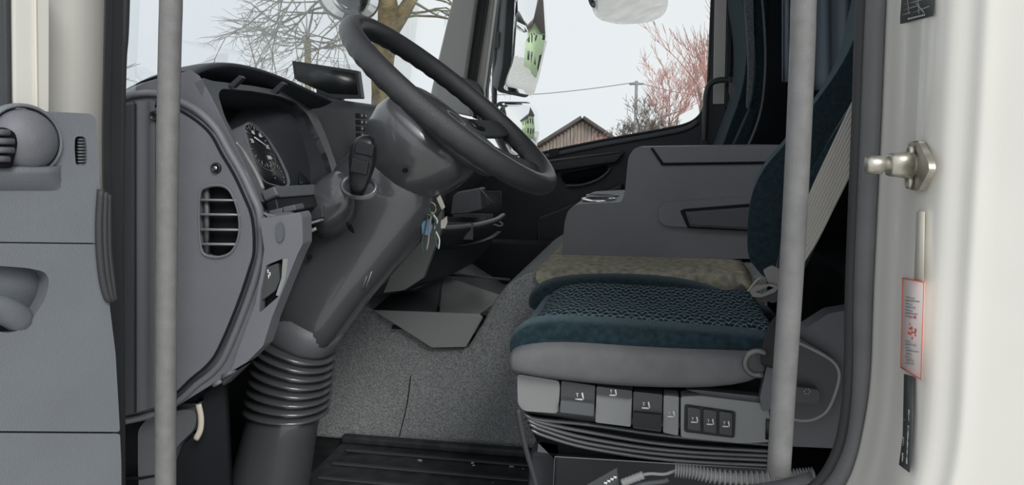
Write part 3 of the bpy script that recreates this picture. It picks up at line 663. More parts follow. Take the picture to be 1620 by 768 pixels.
for k, Y in enumerate((1.95, 2.08)):
    c = V((at(945, 322, 1.9).x, Y, cz+.001))
    mk('cup_rim', *rings([ringpts(c+EZ*h, EX, EY, s, 32) for s, h in ((.046, 0), (.045, .006), (.040, .006), (.038, 0), (.036, -.001))], False), 'chrome' if k == 0 else 'trough', con)
    mk('cup_well', *rings([ringpts(c+EZ*.002, EX, EY, s, 32) for s in (.001, .038)], False), 'matte', con)

# ================================================================== DRIVER SEAT
seat = thing('driver_seat', (0, 1.38, FL), 'air suspended driver seat with teal patterned cushion and grey side, nearest the door', 'seat')
def xs(*p): return p
def cushion(name, pts, m, e=2.6, n=20, parent=seat, sub=1, **k):
    """pts: (X, Yc, Zc, halfY, halfZ) sections along X"""
    return loft(name, [rsec(V((x, y, z(zz))), EY, EZ, a, b, e, n) for x, y, zz, a, b in pts], m, parent, sub=sub, **k)
def edgeset(topl, botl, Y):
    """helper: average centre and half height along a side outline"""
    out = []
    for (x, y0), (x1, y1) in zip(topl, botl):
        a, b = at(x, y0, Y), at(x1, y1, Y); out.append(((a.x+b.x)/2, (a.z+b.z)/2-CZ, abs(a.z-b.z)/2))
    return out
# grey side
E_ = edgeset([(802, 566), (806, 556), (822, 546), (860, 538), (920, 538), (1000, 545), (1100, 550), (1170, 553), (1212, 556), (1224, 566)],
             [(802, 578), (804, 584), (815, 591), (860, 601), (920, 609), (1000, 616), (1100, 618), (1160, 612), (1204, 598), (1222, 580)], 1.13)
cushion('cushion_side', [(x, 1.37, zz-.005, .243 if 0 < i < 9 else .22, h+.007) for i, (x, zz, h) in enumerate(E_)], 'vinyl', 4.5, 36)
# near bolster
E_ = edgeset([(804, 545), (806, 530), (818, 512), (860, 503), (920, 506), (1000, 512), (1100, 520), (1200, 528), (1228, 534)],
             [(804, 556), (806, 560), (820, 556), (860, 552), (920, 550), (1000, 556), (1100, 560), (1200, 560), (1228, 560)], 1.15)
cushion('near_bolster', [(x, 1.182, zz-.004, .036 if i else .02, h) for i, (x, zz, h) in enumerate(E_)], 'velvet2', 3.4, 24)
E_ = edgeset([(806, 540), (808, 524), (822, 508), (860, 501), (920, 503), (1000, 509), (1100, 517), (1200, 525), (1228, 531)],
             [(806, 560), (808, 566), (820, 566), (860, 566), (920, 566), (1000, 566), (1100, 566), (1200, 566), (1228, 566)], 1.17)
# insert (front rolls over)
ins = []
for (x, zt) in ((-.222, -.37), (-.219, -.34), (-.208, -.318), (-.18, -.303), (-.14, -.297), (-.08, -.296), (0, -.299), (.1, -.301), (.2, -.301)):
    zb = -.39; row = []
    ins.append([V((x, y, z(zt+dz))) for y, dz in ((1.205, -.02), (1.21, -.010), (1.235, -.002), (1.30, .0), (1.37, -.004), (1.45, -.0), (1.51, .004), (1.535, .0), (1.545, -.012))])
grid('patterned_insert', ins, 'scallop', seat, sub=2, solid=.01)
E_ = edgeset([(838, 462), (846, 448), (870, 434), (930, 428), (1010, 429), (1070, 434), (1120, 445), (1170, 466), (1228, 484)],
             [(838, 478), (846, 484), (870, 490), (930, 490), (1010, 490), (1070, 490), (1120, 490), (1170, 495), (1228, 500)], 1.58)
cushion('far_bolster', [(x, 1.575, zz-.006, .045 if i else .025, h) for i, (x, zz, h) in enumerate(E_)], 'velvet', 2.6, 24)
cushion('front_roll', [(-.228, 1.37, -.345, .21, .018), (-.222, 1.37, -.343, .22, .024), (-.20, 1.37, -.343, .222, .026), (-.1, 1.37, -.343, .222, .026), (.2, 1.37, -.343, .222, .026)], 'velvet2', 4.5, 40)
# backrest: far/main and near bolster
def thick(name, pts, Y, th, m, bev, parent=seat, ex=.034):
    q = spl(pts, 4, True); return slab(name, [at(p[0], p[1], Y) for p in q], (ex, th, 0), m, parent, bevel=bev, seg=5)
thick('backrest', [(1183, 400), (1183, 345), (1192, 300), (1212, 262), (1246, 222), (1290, 162), (1332, 100), (1358, 40), (1385, -60), (1450, -70), (1428, 60), (1372, 180), (1315, 300), (1256, 432), (1215, 440), (1196, 425)], 1.30, .26, 'velvet', .03)
thick('backrest_bolster', [(1226, 450), (1232, 405), (1246, 352), (1272, 292), (1308, 228), (1350, 160), (1400, 70), (1470, -60), (1510, -60), (1440, 110), (1368, 225), (1308, 335), (1258, 440), (1238, 470)], 1.19, .10, 'velvet', .028)
tube('backrest_piping', spl([at(x, y, 1.295) for x, y in ((1225, 440), (1236, 398), (1250, 350), (1278, 290), (1312, 225), (1352, 158))], 5), .0022, 'vinyl', seat, n=6)
# plastic base
Yb = 1.165
yp('front_block', rnd([(818, 592), (884, 603), (886, 612), (883, 655), (828, 651), (819, 640)], 7), Yb-.01, .35, 'seatbase', seat, bevel=.008)
yp('base_rail', [(828, 600), (1080, 626), (1220, 640), (1330, 650), (1335, 705), (1200, 706), (1075, 697), (990, 682), (880, 662), (828, 655)], Yb+.02, .33, 'seatdark', seat, bevel=.006)
def lever(pts, m, lipy, nm='adjust_lever', icon=None):
    o = yp(nm, rnd(pts, 3), Yb-.012, .03, m, seat, bevel=.004)
    if icon: seaticon(icon[0], icon[1], Yb-.0135, icon[2], o)
    return o
def seaticon(x, y, Y, s, parent):
    """little white seat pictogram: cushion, backrest and arrow"""
    c = at(x, y, Y); k = s*.0015
    b = [boxv(c+V((-.5*k, 0, -2.5*k)), (3.2*k, .0004, .7*k)), boxv(c+V((2.6*k, 0, .6*k)), (.7*k, .0004, 3*k), (V((.97, 0, .2)), EY, V((-.2, 0, .97)))),
         boxv(c+V((-2*k, 0, 1.2*k)), (.4*k, .0004, 1.6*k)), boxv(c+V((-2*k, 0, 2.6*k)), (1*k, .0004, .4*k))]
    mk('seat_pictogram', *join(b), 'white', parent)
l1 = lever([(888, 603), (942, 611), (939, 660), (886, 654)], 'seatdark', 0, icon=(917, 628, 1.3))
yp('lever_lip', rnd([(887, 634), (940, 640), (939, 659), (886, 653)], 2), Yb-.020, .014, 'dash_mid', l1, bevel=.003)
l2 = lever([(944, 612), (1000, 619), (998, 676), (942, 669)], 'seatbase', 0)
yp('lever_top', rnd([(945, 612), (1000, 619), (999, 632), (944, 625)], 2), Yb-.018, .01, 'seatdark', l2, bevel=.002)
seaticon(970, 622, Yb-.0195, 1.1, l2)
l3 = lever([(1002, 620), (1048, 625), (1046, 684), (1001, 678)], 'seatdark', 0, icon=(1022, 642, 1.2))
yp('lever_lip', rnd([(1002, 653), (1046, 657), (1045, 682), (1001, 676)], 2), Yb-.020, .014, 'black', l3, bevel=.003)
l4 = lever([(1050, 626), (1074, 628), (1073, 690), (1049, 685)], 'seatbase', 0, icon=(1062, 656, 1.1))
pnl = yp('switch_panel', rnd([(1077, 628), (1110, 627), (1215, 640), (1222, 700), (1170, 702), (1077, 692)], 5), Yb-.012, .03, 'seatbase', seat, bevel=.005)
yp('button_frame', rnd([(1083, 640), (1164, 652), (1162, 694), (1082, 684)], 5), Yb-.014, .006, 'black', pnl, bevel=.001)
for i in range(3):
    x = 1088+i*25; y = 645+i*3.4
    b = yp('seat_button', rnd([(x, y), (x+20, y+3), (x+20, y+38), (x, y+35)], 3), Yb-.019, .008, 'seatdark', pnl, bevel=.002)
    seaticon(x+11, y+20, Yb-.0205, 1.0, b)
yp('panel_socket', [(1212, 664), (1222, 665), (1222, 697), (1211, 696)], Yb-.015, .01, 'black', pnl)
# bellows
for k, (ya, yb, yc, yd) in enumerate(((660, 672, 690, 706), (664, 684, 704, 716), (670, 694, 713, 723), (677, 702, 720, 730), (686, 709, 728, 738))):
    P3 = spl([at(x, y, Yb+.010) for x, y in ((828+k*3, ya-6), (850+k*3, ya+4), (930, yb), (1060, yc), (1250, yd))], 5)
    tube('bellows_fold', P3, .0042, 'column', seat, n=10, sy=.8)
yp('bellows_core', [(830, 660), (1250, 690), (1250, 760), (880, 730), (850, 700)], Yb+.02, .3, 'matte', seat)
yp('suspension_box', [(877, 722), (1060, 733), (1240, 742), (1240, 840), (872, 840)], Yb+.01, .3, 'black', seat, bevel=.004)
tube('box_edge_glint', [at(x, y, Yb+.008) for x, y in ((875, 775), (878, 723), (1060, 734), (1215, 742))], .0009, 'trough', seat, n=6)  # pale line put in as the highlight along the box edge
yp('suspension_foot', rnd([(852, 697), (882, 704), (884, 720), (850, 716)], 2), Yb+.02, .2, 'dash_mid', seat, bevel=.003)
yp('base_pan', [(838, 714), (1240, 722), (1240, 860), (828, 860)], Yb+.06, .3, 'dash_dark', seat, bevel=.01)
tube('pull_strap', spl([at(x, y, Yb-.02) for x, y in ((819, 648), (824, 675), (833, 715), (843, 750), (856, 800))], 4), .003, 'rubber', seat, n=8, sy=1.5)
# hinge cover at the rear
yp('rear_shell', rnd([(1205, 560), (1262, 528), (1312, 496), (1362, 488), (1362, 712), (1225, 706), (1210, 650)], 6), Yb+.012, .04, 'dash_mid', seat, bevel=.006)
hc = yp('hinge_cover', rnd([(1255, 530), (1310, 562), (1326, 580), (1328, 600), (1312, 648), (1296, 662), (1268, 668), (1214, 652), (1216, 600)], 9), Yb-.004, .03, 'seatdark', seat, bevel=.006)
tube('cover_bead', spl([at(x, y, Yb-.003) for x, y in ((1258, 540), (1304, 563), (1324, 580), (1327, 603), (1313, 643), (1296, 660), (1268, 666), (1220, 654))], 5), .0028, 'trough', seat, n=8)
yp('recline_lever', rnd([(1210, 606), (1294, 617), (1298, 625), (1294, 641), (1210, 633)], 5), Yb-.02, .02, 'seatdark', seat, bevel=.004)
yp('tilt_rail', [(1085, 617), (1110, 618), (1204, 628), (1204, 640), (1120, 628)], Yb-.004, .02, 'dash_mid', seat, bevel=.002)
yp('belt_bracket', rnd([(1214, 575), (1240, 560), (1246, 640), (1206, 652), (1202, 630)], 5), Yb-.025, .015, 'dash_mid', seat, bevel=.004)
# small marker on recline lever
ic = at(1277, 620, Yb-.0215); mk('lever_symbol', *join([boxv(ic+V((math.cos(a)*.004, 0, math.sin(a)*.004)), (.0012, .0004, .0012)) for a in (0, 1.05, 2.1, 3.14, 4.2, 5.2)]), 'trough', seat)

# ================================================================== SEAT BELT
belt = thing('seat_belt', at(1220, 450, 1.08), 'grey ribbed seat belt with steel tongue beside the driver seat', 'seat belt')
La = [(1420, 5, .97), (1357, 142, 1.0), (1318, 226, 1.03), (1280, 308, 1.07), (1232, 428, 1.12)]
Lb = [(1440, 90, .99), (1353, 262, 1.02), (1322, 325, 1.05), (1290, 388, 1.08), (1248, 452, 1.12)]
Aa = spl([at(x, y, Y) for x, y, Y in La], 6); Bb = spl([at(x, y, Y) for x, y, Y in Lb], 6)
rw = []
for a, b in zip(Aa, Bb):
    row = []; nrm = (b-a).cross(EZ).normalized()
    for j in range(41):
        row.append(a.lerp(b, j/40)+V((0, -.0011 if j % 4 in (1, 2) else 0, 0)))
    rw.append(row)
grid('webbing', rw, 'webbing', belt, solid=.0015)
tg = yp('belt_tongue', rnd([(1207, 428), (1222, 420), (1236, 428), (1240, 446), (1232, 460), (1217, 452), (1212, 440)], 3), 1.115, .003, 'dullsteel', belt, bevel=.0008)
yp('tongue_loop', rnd([(1186, 461), (1196, 452), (1222, 449), (1232, 455), (1226, 463), (1204, 471), (1190, 470)], 3), 1.11, .003, 'dullsteel', belt, holes=[rnd([(1195, 462), (1217, 453), (1225, 456), (1206, 466)], 1.5)], bevel=.0006)
yp('tongue_grip', rnd([(1196, 470), (1215, 462), (1240, 452), (1240, 475), (1222, 480)], 2), 1.118, .008, 'black', belt, bevel=.002)
lower = [(1236, 490, 1.13), (1218, 512, 1.12), (1208, 540, 1.115), (1203, 570, 1.115), (1208, 578, 1.12)]
lw = [(1262, 500, 1.13), (1240, 530, 1.12), (1232, 552, 1.115), (1226, 576, 1.115), (1228, 584, 1.12)]
rw = [[a.lerp(b, j/6) for j in range(7)] for a, b in zip(spl([at(*p) for p in lower], 4), spl([at(*p) for p in lw], 4))]
grid('lower_webbing', rw, 'webdark', belt, solid=.003)
rc_ = at(1199, 575, 1.112)
tube('anchor_ring', [rc_+V((math.cos(a)*.0185, 0, math.sin(a)*.0185)) for a in [(-5.3+.32*i) for i in range(14)]], .0048, 'dullsteel', belt, n=8)
bk = thing('belt_buckle', at(1160, 465, 1.62), 'grey belt buckle on its wire stalk between seat and console', 'belt buckle')
yp('buckle_body', rnd([(1150, 466), (1176, 452), (1184, 462), (1175, 476), (1150, 474)], 2), 1.64, .02, 'dash_mid', bk, bevel=.002)
tube('buckle_stalk', spl([at(x, y, 1.63) for x, y in ((1178, 474), (1184, 462), (1196, 446), (1204, 440))], 3), .003, 'ivory', bk, n=6)

# ================================================================== HOSE, WIRE, TAG at the sill
hs = thing('corrugated_hose', at(1180, 768, 1.06), 'black corrugated conduit hose lying along the door sill', 'hose')
hp = spl([at(x, y, 1.06) for x, y in ((1068, 744), (1095, 747), (1130, 754), (1180, 758), (1230, 757), (1262, 754), (1290, 752))], 12)
L_ = []; rad = []
for i in range(len(hp)-1):
    for k in range(2): L_.append(hp[i].lerp(hp[i+1], k/2))
loft_r = [(.0110 if i % 4 < 2 else .0075) for i in range(len(L_))]
tube('hose_body', L_, loft_r, 'trough', hs, n=14, smooth=False)
wr = thing('wire_lead', at(1000, 762, 1.08), 'thin grey wire with connector leading into the corrugated hose', 'wire')
tube('wire', spl([at(x, y, 1.06) for x, y in ((1016, 752), (1030, 750), (1050, 751), (1064, 747), (1072, 744))], 4), .0025, 'trough', wr, n=8)
cpn = [at(x, y, 1.06) for x, y in ((984, 765), (1000, 759), (1018, 752))]
tube('connector', [cpn[0].lerp(cpn[2], i/12) for i in range(13)], [.0065 if i % 2 else .0055 for i in range(13)], 'trough', wr, n=12)
tube('spare_wire', spl([at(x, y, 1.08) for x, y in ((990, 775), (1020, 766), (1050, 762), (1058, 758))], 4), .004, 'dash_mid', wr, n=8)
tg = thing('warning_tag', at(955, 768, 1.07), 'black plastic flag tag with a white mark lying below the seat base', 'tag')
yp('tag_plate', [(928, 768), (976, 741), (980, 770), (975, 800), (925, 800)], 1.07, .004, 'seatdark', tg, bevel=.001)
mk('tag_mark', *join([boxv(at(958+i*5, 765-i*3, 1.0685), (.0025, .0004, .0018)) for i in range(4)]), 'white', tg)
tube('sill_duct', spl([at(x, y, 1.02) for x, y in ((1190, 776), (1240, 768), (1285, 755))], 4), .011, 'sealgrey', None, n=12, sy=.6, label='grey sill trim end curling up by the rear door seal', cat='sill trim')
D.objects['sill_duct'].name = 'sill_trim'

# ================================================================== PASSENGER SIDE
pdoor = thing('passenger_door', (-.2, 2.98, FL), 'black inside of the closed passenger door below its window', 'truck door')
sill = [(760, 268), (850, 245), (950, 224), (1050, 206), (1085, 198), (1104, 187), (1114, 170), (1120, 140), (1124, 60), (1130, -80)]
yp('door_panel', sill+[(1175, -80), (1165, 250), (1160, 560), (760, 600)], 2.95, .04, 'dash_dark', pdoor, bevel=.006)
tube('window_gasket', spl([at(x, y-1, 2.955) for x, y in sill], 4), .006, 'black', pdoor, n=8)
tube('sill_highlight_rail', spl([at(x, y+6, 2.945) for x, y in sill[:6]], 4), .010, 'dash_mid', pdoor, n=10)  # rail in a lighter tone that paints the sill highlight
yp('frame_paint', [(1132, -80), (1152, -80), (1146, 165), (1128, 165)], 2.94, .01, 'cream', pdoor, bevel=.002)
yp('frame_rubber', [(1153, -80), (1162, -80), (1155, 170), (1147, 170)], 2.93, .02, 'black', pdoor, bevel=.002)
yp('arm_rail', [(840, 262), (990, 240), (975, 258), (850, 276)], 2.90, .04, 'dash_dark', pdoor, bevel=.008)
yp('rail_line', [(850, 256), (980, 239), (980, 241), (850, 258)], 2.895, .01, 'trough', pdoor)
pr = yp('pull_recess', rnd([(885, 276), (960, 262), (966, 268), (952, 280), (905, 296), (892, 290)], 6), 2.935, .01, 'matte', pdoor)
tube('pull_lip', spl([at(x, y, 2.93) for x, y in ((896, 294), (920, 293), (945, 285), (962, 272), (964, 266))], 4), .006, 'dash_mid', pdoor, n=8)
yp('door_pocket', [(850, 345), (985, 290), (985, 560), (860, 560)], 2.88, .06, 'dash_dark', pdoor, bevel=.01)
yp('sill_lock', rnd([(868, 237), (882, 234), (884, 244), (869, 247)], 2), 2.93, .02, 'black', pdoor, bevel=.003)
def bentbar(label, pts, Y, r, m='tube'):
    t = thing('grab_handle', at(*pts[-1], Y), label, 'grab handle')
    tube('handle_bar', spl([at(x, y, Y) for x, y in pts], 6), r, m, t, n=14)
    for q in (pts[0], pts[-1]):
        c = at(*q, Y); mk('mounting_foot', *boxv(c, (.014, .014, .012)), 'rubber', t, bevel=.004)
bentbar('dark bent grab handle at the rear edge of the passenger window', [(1158, 127), (1138, 127), (1124, 133), (1118, 148), (1116, 180), (1114, 228)], 2.86, .011, 'seatdark')
bentbar('dark bent grab handle on the far windscreen pillar behind the steering wheel', [(728, 128), (742, 130), (756, 138), (762, 150), (762, 178)], 2.78, .011, 'dash_mid')
ps = thing('passenger_seat', (.45, 2.6, FL), 'dark passenger seat with grey knitted strip behind the console', 'seat')
def thick2(nm, pts, Y, th, m, bev): return thick(nm, pts, Y, th, m, bev, ps, .0)
thick2('backrest', [(1140, 250), (1152, 205), (1170, 155), (1180, 100), (1180, 40), (1170, -60), (1214, -60), (1214, 60), (1208, 140), (1185, 200), (1170, 260)], 2.45, .40, 'velvet', .02)
thick2('side_bolster', [(1155, 250), (1172, 205), (1190, 160), (1196, 100), (1192, 30), (1180, -60), (1212, -60), (1214, 50), (1212, 140), (1192, 195), (1178, 260)], 2.38, .09, 'velvet', .02)
thick2('knit_strip', [(1174, -60), (1190, -60), (1193, 40), (1194, 90), (1190, 150), (1182, 170), (1184, 110), (1181, 40)], 2.365, .03, 'knit', .006)
tube('piping', spl([at(x, y, 2.355) for x, y in ((1180, 240), (1200, 190), (1209, 140), (1211, 70), (1204, -30))], 5), .004, 'vinyl', ps, n=6)
yp('buckle', rnd([(1154, 130), (1163, 134), (1164, 152), (1158, 158), (1153, 146)], 2), 2.36, .01, 'vinyl', ps, bevel=.002)
yp('seat_cushion', [(1090, 240), (1260, 240), (1260, 380), (1090, 380)], 2.5, .42, 'velvet', ps, bevel=.04)
# curtain
cw = []
for yy in (-90, -20, 60, 120, 142):
    row = []
    for i in range(33):
        x = 1284+i*5; p = at(x, yy, 2.15); p.y += .018*math.sin(i*1.1)+.01*math.sin(i*.4+yy*.01); row.append(p)
    cw.append(row)
grid('curtain', cw, 'curtain', label='blue grey curtain hanging behind the driver seat', cat='curtain', solid=.004)
cw = []
for yy in (-90, 0, 80, 130):
    cw.append([at(1238+i*2.2, yy, 2.3)+V((0, .01*math.sin(i*1.3), 0)) for i in range(9)])
grid('curtain', cw, 'curtain', label='narrow fold of blue grey curtain left of the rear grab bar', cat='curtain', solid=.004)
box('bunk', (.5, 1.0, z(-.75)), (1.19, 2.94, z(-.35)), 'wall', label='dark bunk base behind the seats', cat='bunk', bevel=.02)
D.objects['bunk'].name = 'sleeper_bunk'

# ================================================================== MIRRORS OUTSIDE
def unit_for(c, look): return ((CAM-c).normalized()+look.normalized()).normalized()
mir = thing('door_mirror', at(800, 200, 3.25), 'tall rectangular wing mirror with its smaller wide angle mirror outside the passenger window', 'wing mirror')
def convex(name, P, n, Rc, parent):
    c = sum(P, V())/len(P); rm = max((p-c).length for p in P); rs = []
    for s_ in (1, .85, .7, .55, .4, .25, .12, .01):
        rs.append([c+(p-c)*s_+n*((rm*rm-((p-c)*s_).length_squared)/(2*Rc)) for p in P])
    return loft(name, rs, 'mirror', parent)
def mirror(pts, Y, look, m_name, Rc):
    cxp = sum(p[0] for p in pts)/len(pts); cyp = sum(p[1] for p in pts)/len(pts)
    c = at(cxp, cyp, Y); n = unit_for(c, look)
    P = [atp(x, y, c, n) for x, y in pts]
    convex(m_name, P, n, Rc, mir)
    return c, n, P
look1 = V((.93, .30, .08))
c, n, P = mirror(rnd([(812, -70), (858, -70), (856, 60), (843, 130), (838, 152), (790, 142), (799, 100), (806, 0)], 7), 3.25, look1, 'tall_glass', 1.5)
cc = sum(P, V())/len(P)
loft('tall_housing', [[p-n*.005+(p-cc).normalized()*.006 for p in P], [p-n*.012+(p-cc).normalized()*.010 for p in P], [cc+(p-cc)*.92-n*.06 for p in P], [cc+(p-cc)*.6-n*.085 for p in P]], 'mirrorhouse', mir)
yp('housing_side', [(798, -70), (812, -70), (806, 40), (799, 105), (790, 143), (784, 136), (786, 90), (792, 20)], 3.22, .06, 'mirrorhouse', mir, bevel=.006)
look2 = V((.92, .36, .02))
c, n, P = mirror(rnd([(786, 172), (793, 163), (840, 164), (848, 172), (850, 205), (846, 235), (836, 245), (805, 245), (792, 220)], 5), 3.25, look2, 'wide_glass', .5)
cc = sum(P, V())/len(P)
loft('wide_housing', [[p-n*.005+(p-cc).normalized()*.005 for p in P], [p-n*.012+(p-cc).normalized()*.009 for p in P], [cc+(p-cc)*.9-n*.05 for p in P]], 'mirrorhouse', mir)
tube('mirror_arm', spl([at(x, y, 3.22) for x, y in ((792, -60), (788, 20), (783, 100), (782, 160), (781, 215))], 4), .012, 'mirrorhouse', mir, n=12)
yp('arm_clamp', rnd([(777, 50), (790, 50), (789, 76), (776, 76)], 3), 3.19, .06, 'mirrorhouse', mir, bevel=.006)
km = thing('kerb_mirror', at(992, 0, 3.2), 'rounded kerb mirror hanging at the top of the passenger window', 'kerb mirror')
kp = rnd([(932, -60), (934, 8), (945, 20), (975, 27), (1020, 27), (1045, 18), (1053, 4), (1056, -60)], 8)
kc = at(992, 0, 3.2); kn = unit_for(kc, V((.25, .7, -.75)))
KP = [atp(x, y, kc, kn) for x, y in kp]; kcc = sum(KP, V())/len(KP)
convex('kerb_glass', KP, kn, 1.6, km)
loft('kerb_housing', [[p-kn*.004+(p-kcc).normalized()*.004 for p in KP], [p-kn*.01+(p-kcc).normalized()*.007 for p in KP], [kcc+(p-kcc)*.85-kn*.03 for p in KP]], 'black', km)
# round front mirror beyond the windscreen
fm = thing('front_mirror', far(553, -5, 2.9), 'round front mirror seen through the top of the windscreen', 'mirror')
fcx = far(553, -8, 2.9); fmn = (CAM-fcx).normalized()*.85+V((.25, .1, .25)); fmn.normalize()
fu = EZ.cross(fmn).normalized(); fv = fmn.cross(fu)
mk('round_shell', *rings([rsec(fcx-fmn*h, fu, fv, .115*s, .095*s, 2.1, 36) for s, h in ((1, 0), (1.03, .01), (.9, .04), (.5, .065), (.05, .07))]), 'trough', fm)
mk('round_glass', *rings([rsec(fcx+fmn*.002*h, fu, fv, .11*s, .09*s, 2.1, 36) for s, h in ((1, 1), (.5, 3), (.02, 4))]), 'mirror', fm)
tube('mirror_stem', [fcx-fmn*.05, fcx-fmn*.05+V((.1, .05, .3))], .012, 'mirrorhouse', fm)

# ================================================================== JAMB FITTINGS
JX = .27
def jx(px, py, off=0):
    """a point of the jamb face, which follows the opening's edge curve"""
    X = JX
    for _ in range(4):
        p = atx(px, py, X)
        e = min(E3, key=lambda q: abs(q.z-p.z)); X = e.x+.0065
    return atx(px, py, X-off)
stk = thing('door_striker', jx(1452, 265), 'zinc plated door lock striker on the cream jamb', 'door striker')
def jpoly(name, pts, off, th, m, parent, **k): return slab(name, [jx(x, y, off) for x, y in pts], (th, 0, 0), m, parent, **k)
jpoly('striker_plate', rnd([(1437, 226), (1452, 222), (1469, 258), (1470, 270), (1452, 303), (1438, 300), (1430, 285), (1432, 245)], 4), .006, .006, 'steel', stk, bevel=.001)
for q in ((1442, 241), (1440, 288)):
    c = jx(*q, .008); mk('plate_bolt', *rings([ringpts(c-EX*h, EY, EZ, s, 14) for s, h in ((.008, 0), (.007, .003), (.004, .0035), (.003, .001), (.0005, .001))]), 'steel', stk)
c = jx(1455, 262, .004)
mk('striker_pin', *rings([ringpts(c-EX*h+V((0, .012, 0)), EY, EZ, s, 20) for s, h in ((.012, 0), (.010, .006), (.0068, .008), (.0068, .030), (.0092, .031), (.0095, .044), (.008, .047), (.001, .047))]), 'steel', stk)
mk('striker_sleeve', *rings([rsec(c-EX*h+V((0, .016, 0)), EY, EZ, .017*s, .014*s, 3, 20) for s, h in ((1, .004), (.85, .022), (.8, .024), (.6, .024))]), 'steel', stk)
lab = thing('inspection_sticker', jx(1444, 600, 0), 'narrow pale sticker with a red outline and red stamp on the cream jamb', 'sticker')
jpoly('sticker_sheet', [(1428, 440), (1462, 447), (1457, 601), (1425, 582)], .0012, .0008, 'pinkpaper', lab)
for a, b in (((1428, 440), (1462, 447)), ((1462, 447), (1457, 601)), ((1457, 601), (1425, 582)), ((1425, 582), (1428, 440))):
    tube('red_border', [jx(*a, .0015), jx(*b, .0015)], .0005, 'red', lab, n=5)
tx = []
for i in range(22):
    y = 470+i*5
    if 500 < y < 540: continue
    x0 = 1432+random.random()*2; x1 = x0+random.uniform(7, 22)
    a, b = jx(x0, y, .0015), jx(x1, y+2.5, .0015); tx.append(boxv((a+b)/2, ((b-a).length/2, .0003, .0005), ((b-a).normalized(), EX, EZ)))
mk('print_lines', *join(tx), 'ink', lab, kind='stuff')
st_ = []
for i in range(16):
    x = 1437+random.random()*12; y = 500+random.random()*38
    p = jx(x, y, .0017); st_.append(boxv(p, (.0003, random.uniform(.0007, .002), random.uniform(.0006, .0015))))
mk('red_stamp', *join(st_), 'red', lab, kind='stuff')
lab2 = thing('warning_strip', jx(1433, 745, 0), 'dark vertical sticker strip with white print below the red outlined sticker', 'sticker')
jpoly('strip_sheet', [(1430, 592), (1445, 597), (1442, 700), (1438, 748), (1422, 736), (1428, 690)], .0012, .0008, 'label_dark', lab2)
tx = []
for cxx in (0, 1):
    for i in range(24):
        y = 650+i*3.6; x = 1431-(y-650)*.045+cxx*7
        p = jx(x, y, .0016); tx.append(boxv(p, (.0002, random.uniform(.0008, .0022), random.uniform(.0004, .001))))
mk('white_print', *join(tx), 'white', lab2, kind='stuff')
lab3 = thing('black_info_sticker', jx(1450, 40, 0), 'black sticker with white line drawing at the top of the cream jamb', 'sticker')
jpoly('sticker_sheet', [(1423, -30), (1475, -30), (1474, 25), (1424, 38)], .0014, .001, 'label_dark', lab3)
for a, b in (((1430, 8), (1470, -4)), ((1430, 16), (1455, 8)), ((1445, 20), (1470, 10)), ((1436, 0), (1438, 20)), ((1452, -5), (1454, 22)), ((1428, 24), (1440, 20)), ((1447, 2), (1462, 20))):
    tube('line_drawing', [jx(*a, .0017), jx(*b, .0017)], .0007, 'trough', lab3, n=5)
tx = [boxv(jx(1437+i*2.8, 30-i*.7, .0017), (.0002, .001, .0008)) for i in range(10)]
mk('small_print', *join(tx), 'white', lab3, kind='stuff')
jpoly('seam_filler', [(1450, 335), (1462, 335), (1460, 447), (1446, 443)], .0008, .0006, 'gum', None, label='yellowed sealant strip between the striker and the red outlined sticker', cat='sealant')

# ================================================================== OUTSIDE: trees, barn, pole
def tree(base, h, r, label, seed, mt, mb, trunk_h=.45, spread=.9, depth=5, kids=3, group=None, lean=V((0, 0, 0)), name='bare_tree', minr=.004, side=0):
    rnd_ = random.Random(seed); t = thing(name, base, label, 'tree', group)
    tr_, br = [], []
    def grow(p, d, L, r, k):
        n = 3 if k else 4; pts = [p]; q = p
        for i in range(n):
            d = (d+V((rnd_.uniform(-1, 1), rnd_.uniform(-1, 1), rnd_.uniform(-.5, .9)))*.14).normalized(); q = q+d*L/n; pts.append(q)
        rad = [r*(1-.45*i/n) for i in range(n+1)]
        (tr_ if k < 2 else br).append(tubev(pts, rad, 7 if k < 2 else (4 if k < 4 else 3), caps=False))
        if k >= depth: return
        for j in range(kids+(1 if k == 0 else 0)):
            a = rnd_.uniform(0, 2*PI); s = spread*rnd_.uniform(.6, 1.1)
            nd = (d+V((math.cos(a)*s, math.sin(a)*s, rnd_.uniform(-.25, .45)))).normalized()
            pos = pts[rnd_.choice((n, n, n-1, max(1, n-2)))] if k else pts[n if j else n-1]
            grow(pos, nd, L*rnd_.uniform(.55, .85), max(minr, r*.5), k+1)
    grow(V(base), (V((0, 0, 1))+lean).normalized(), h*trunk_h, r, 0)
    mk('trunk', *join(tr_), mt, t)
    if br: mk('branches', *join(br), mb, t, smooth=False)
    return t
def gbase(px, py, dist):
    p = far(px, py, dist); p.z = 0; return p
# big lichened tree in front of the windscreen
t = thing('old_tree', gbase(610, 200, 7), 'large old tree with forked lichened trunk seen through the windscreen', 'tree')
b0 = gbase(612, 200, 7.0)
def F7(x, y, d=7.0): return far(x, y, d)
mk('trunk', *join([tubev(spl([b0, F7(608, 190), F7(606, 120), F7(607, 90), F7(612, 45)], 4), [.13]*5+[.11]*4+[.10]*4+[.11]*4, 10, False),
    tubev(spl([F7(612, 52), F7(615, 20), F7(606, -40), F7(600, -120)], 3), [.10, .10, .1, .1, .09, .09, .08, .08, .07, .06], 10, False),
    tubev(spl([F7(612, 55), F7(632, 28), F7(655, -10), F7(690, -80)], 3), [.08, .08, .075, .07, .065, .06, .055, .05, .05, .04], 9, False),
    tubev(spl([F7(607, 70), F7(582, 40), F7(560, -10), F7(520, -90)], 3), [.06, .06, .055, .05, .05, .045, .04, .04, .035, .03], 8, False)]), 'bark', t)
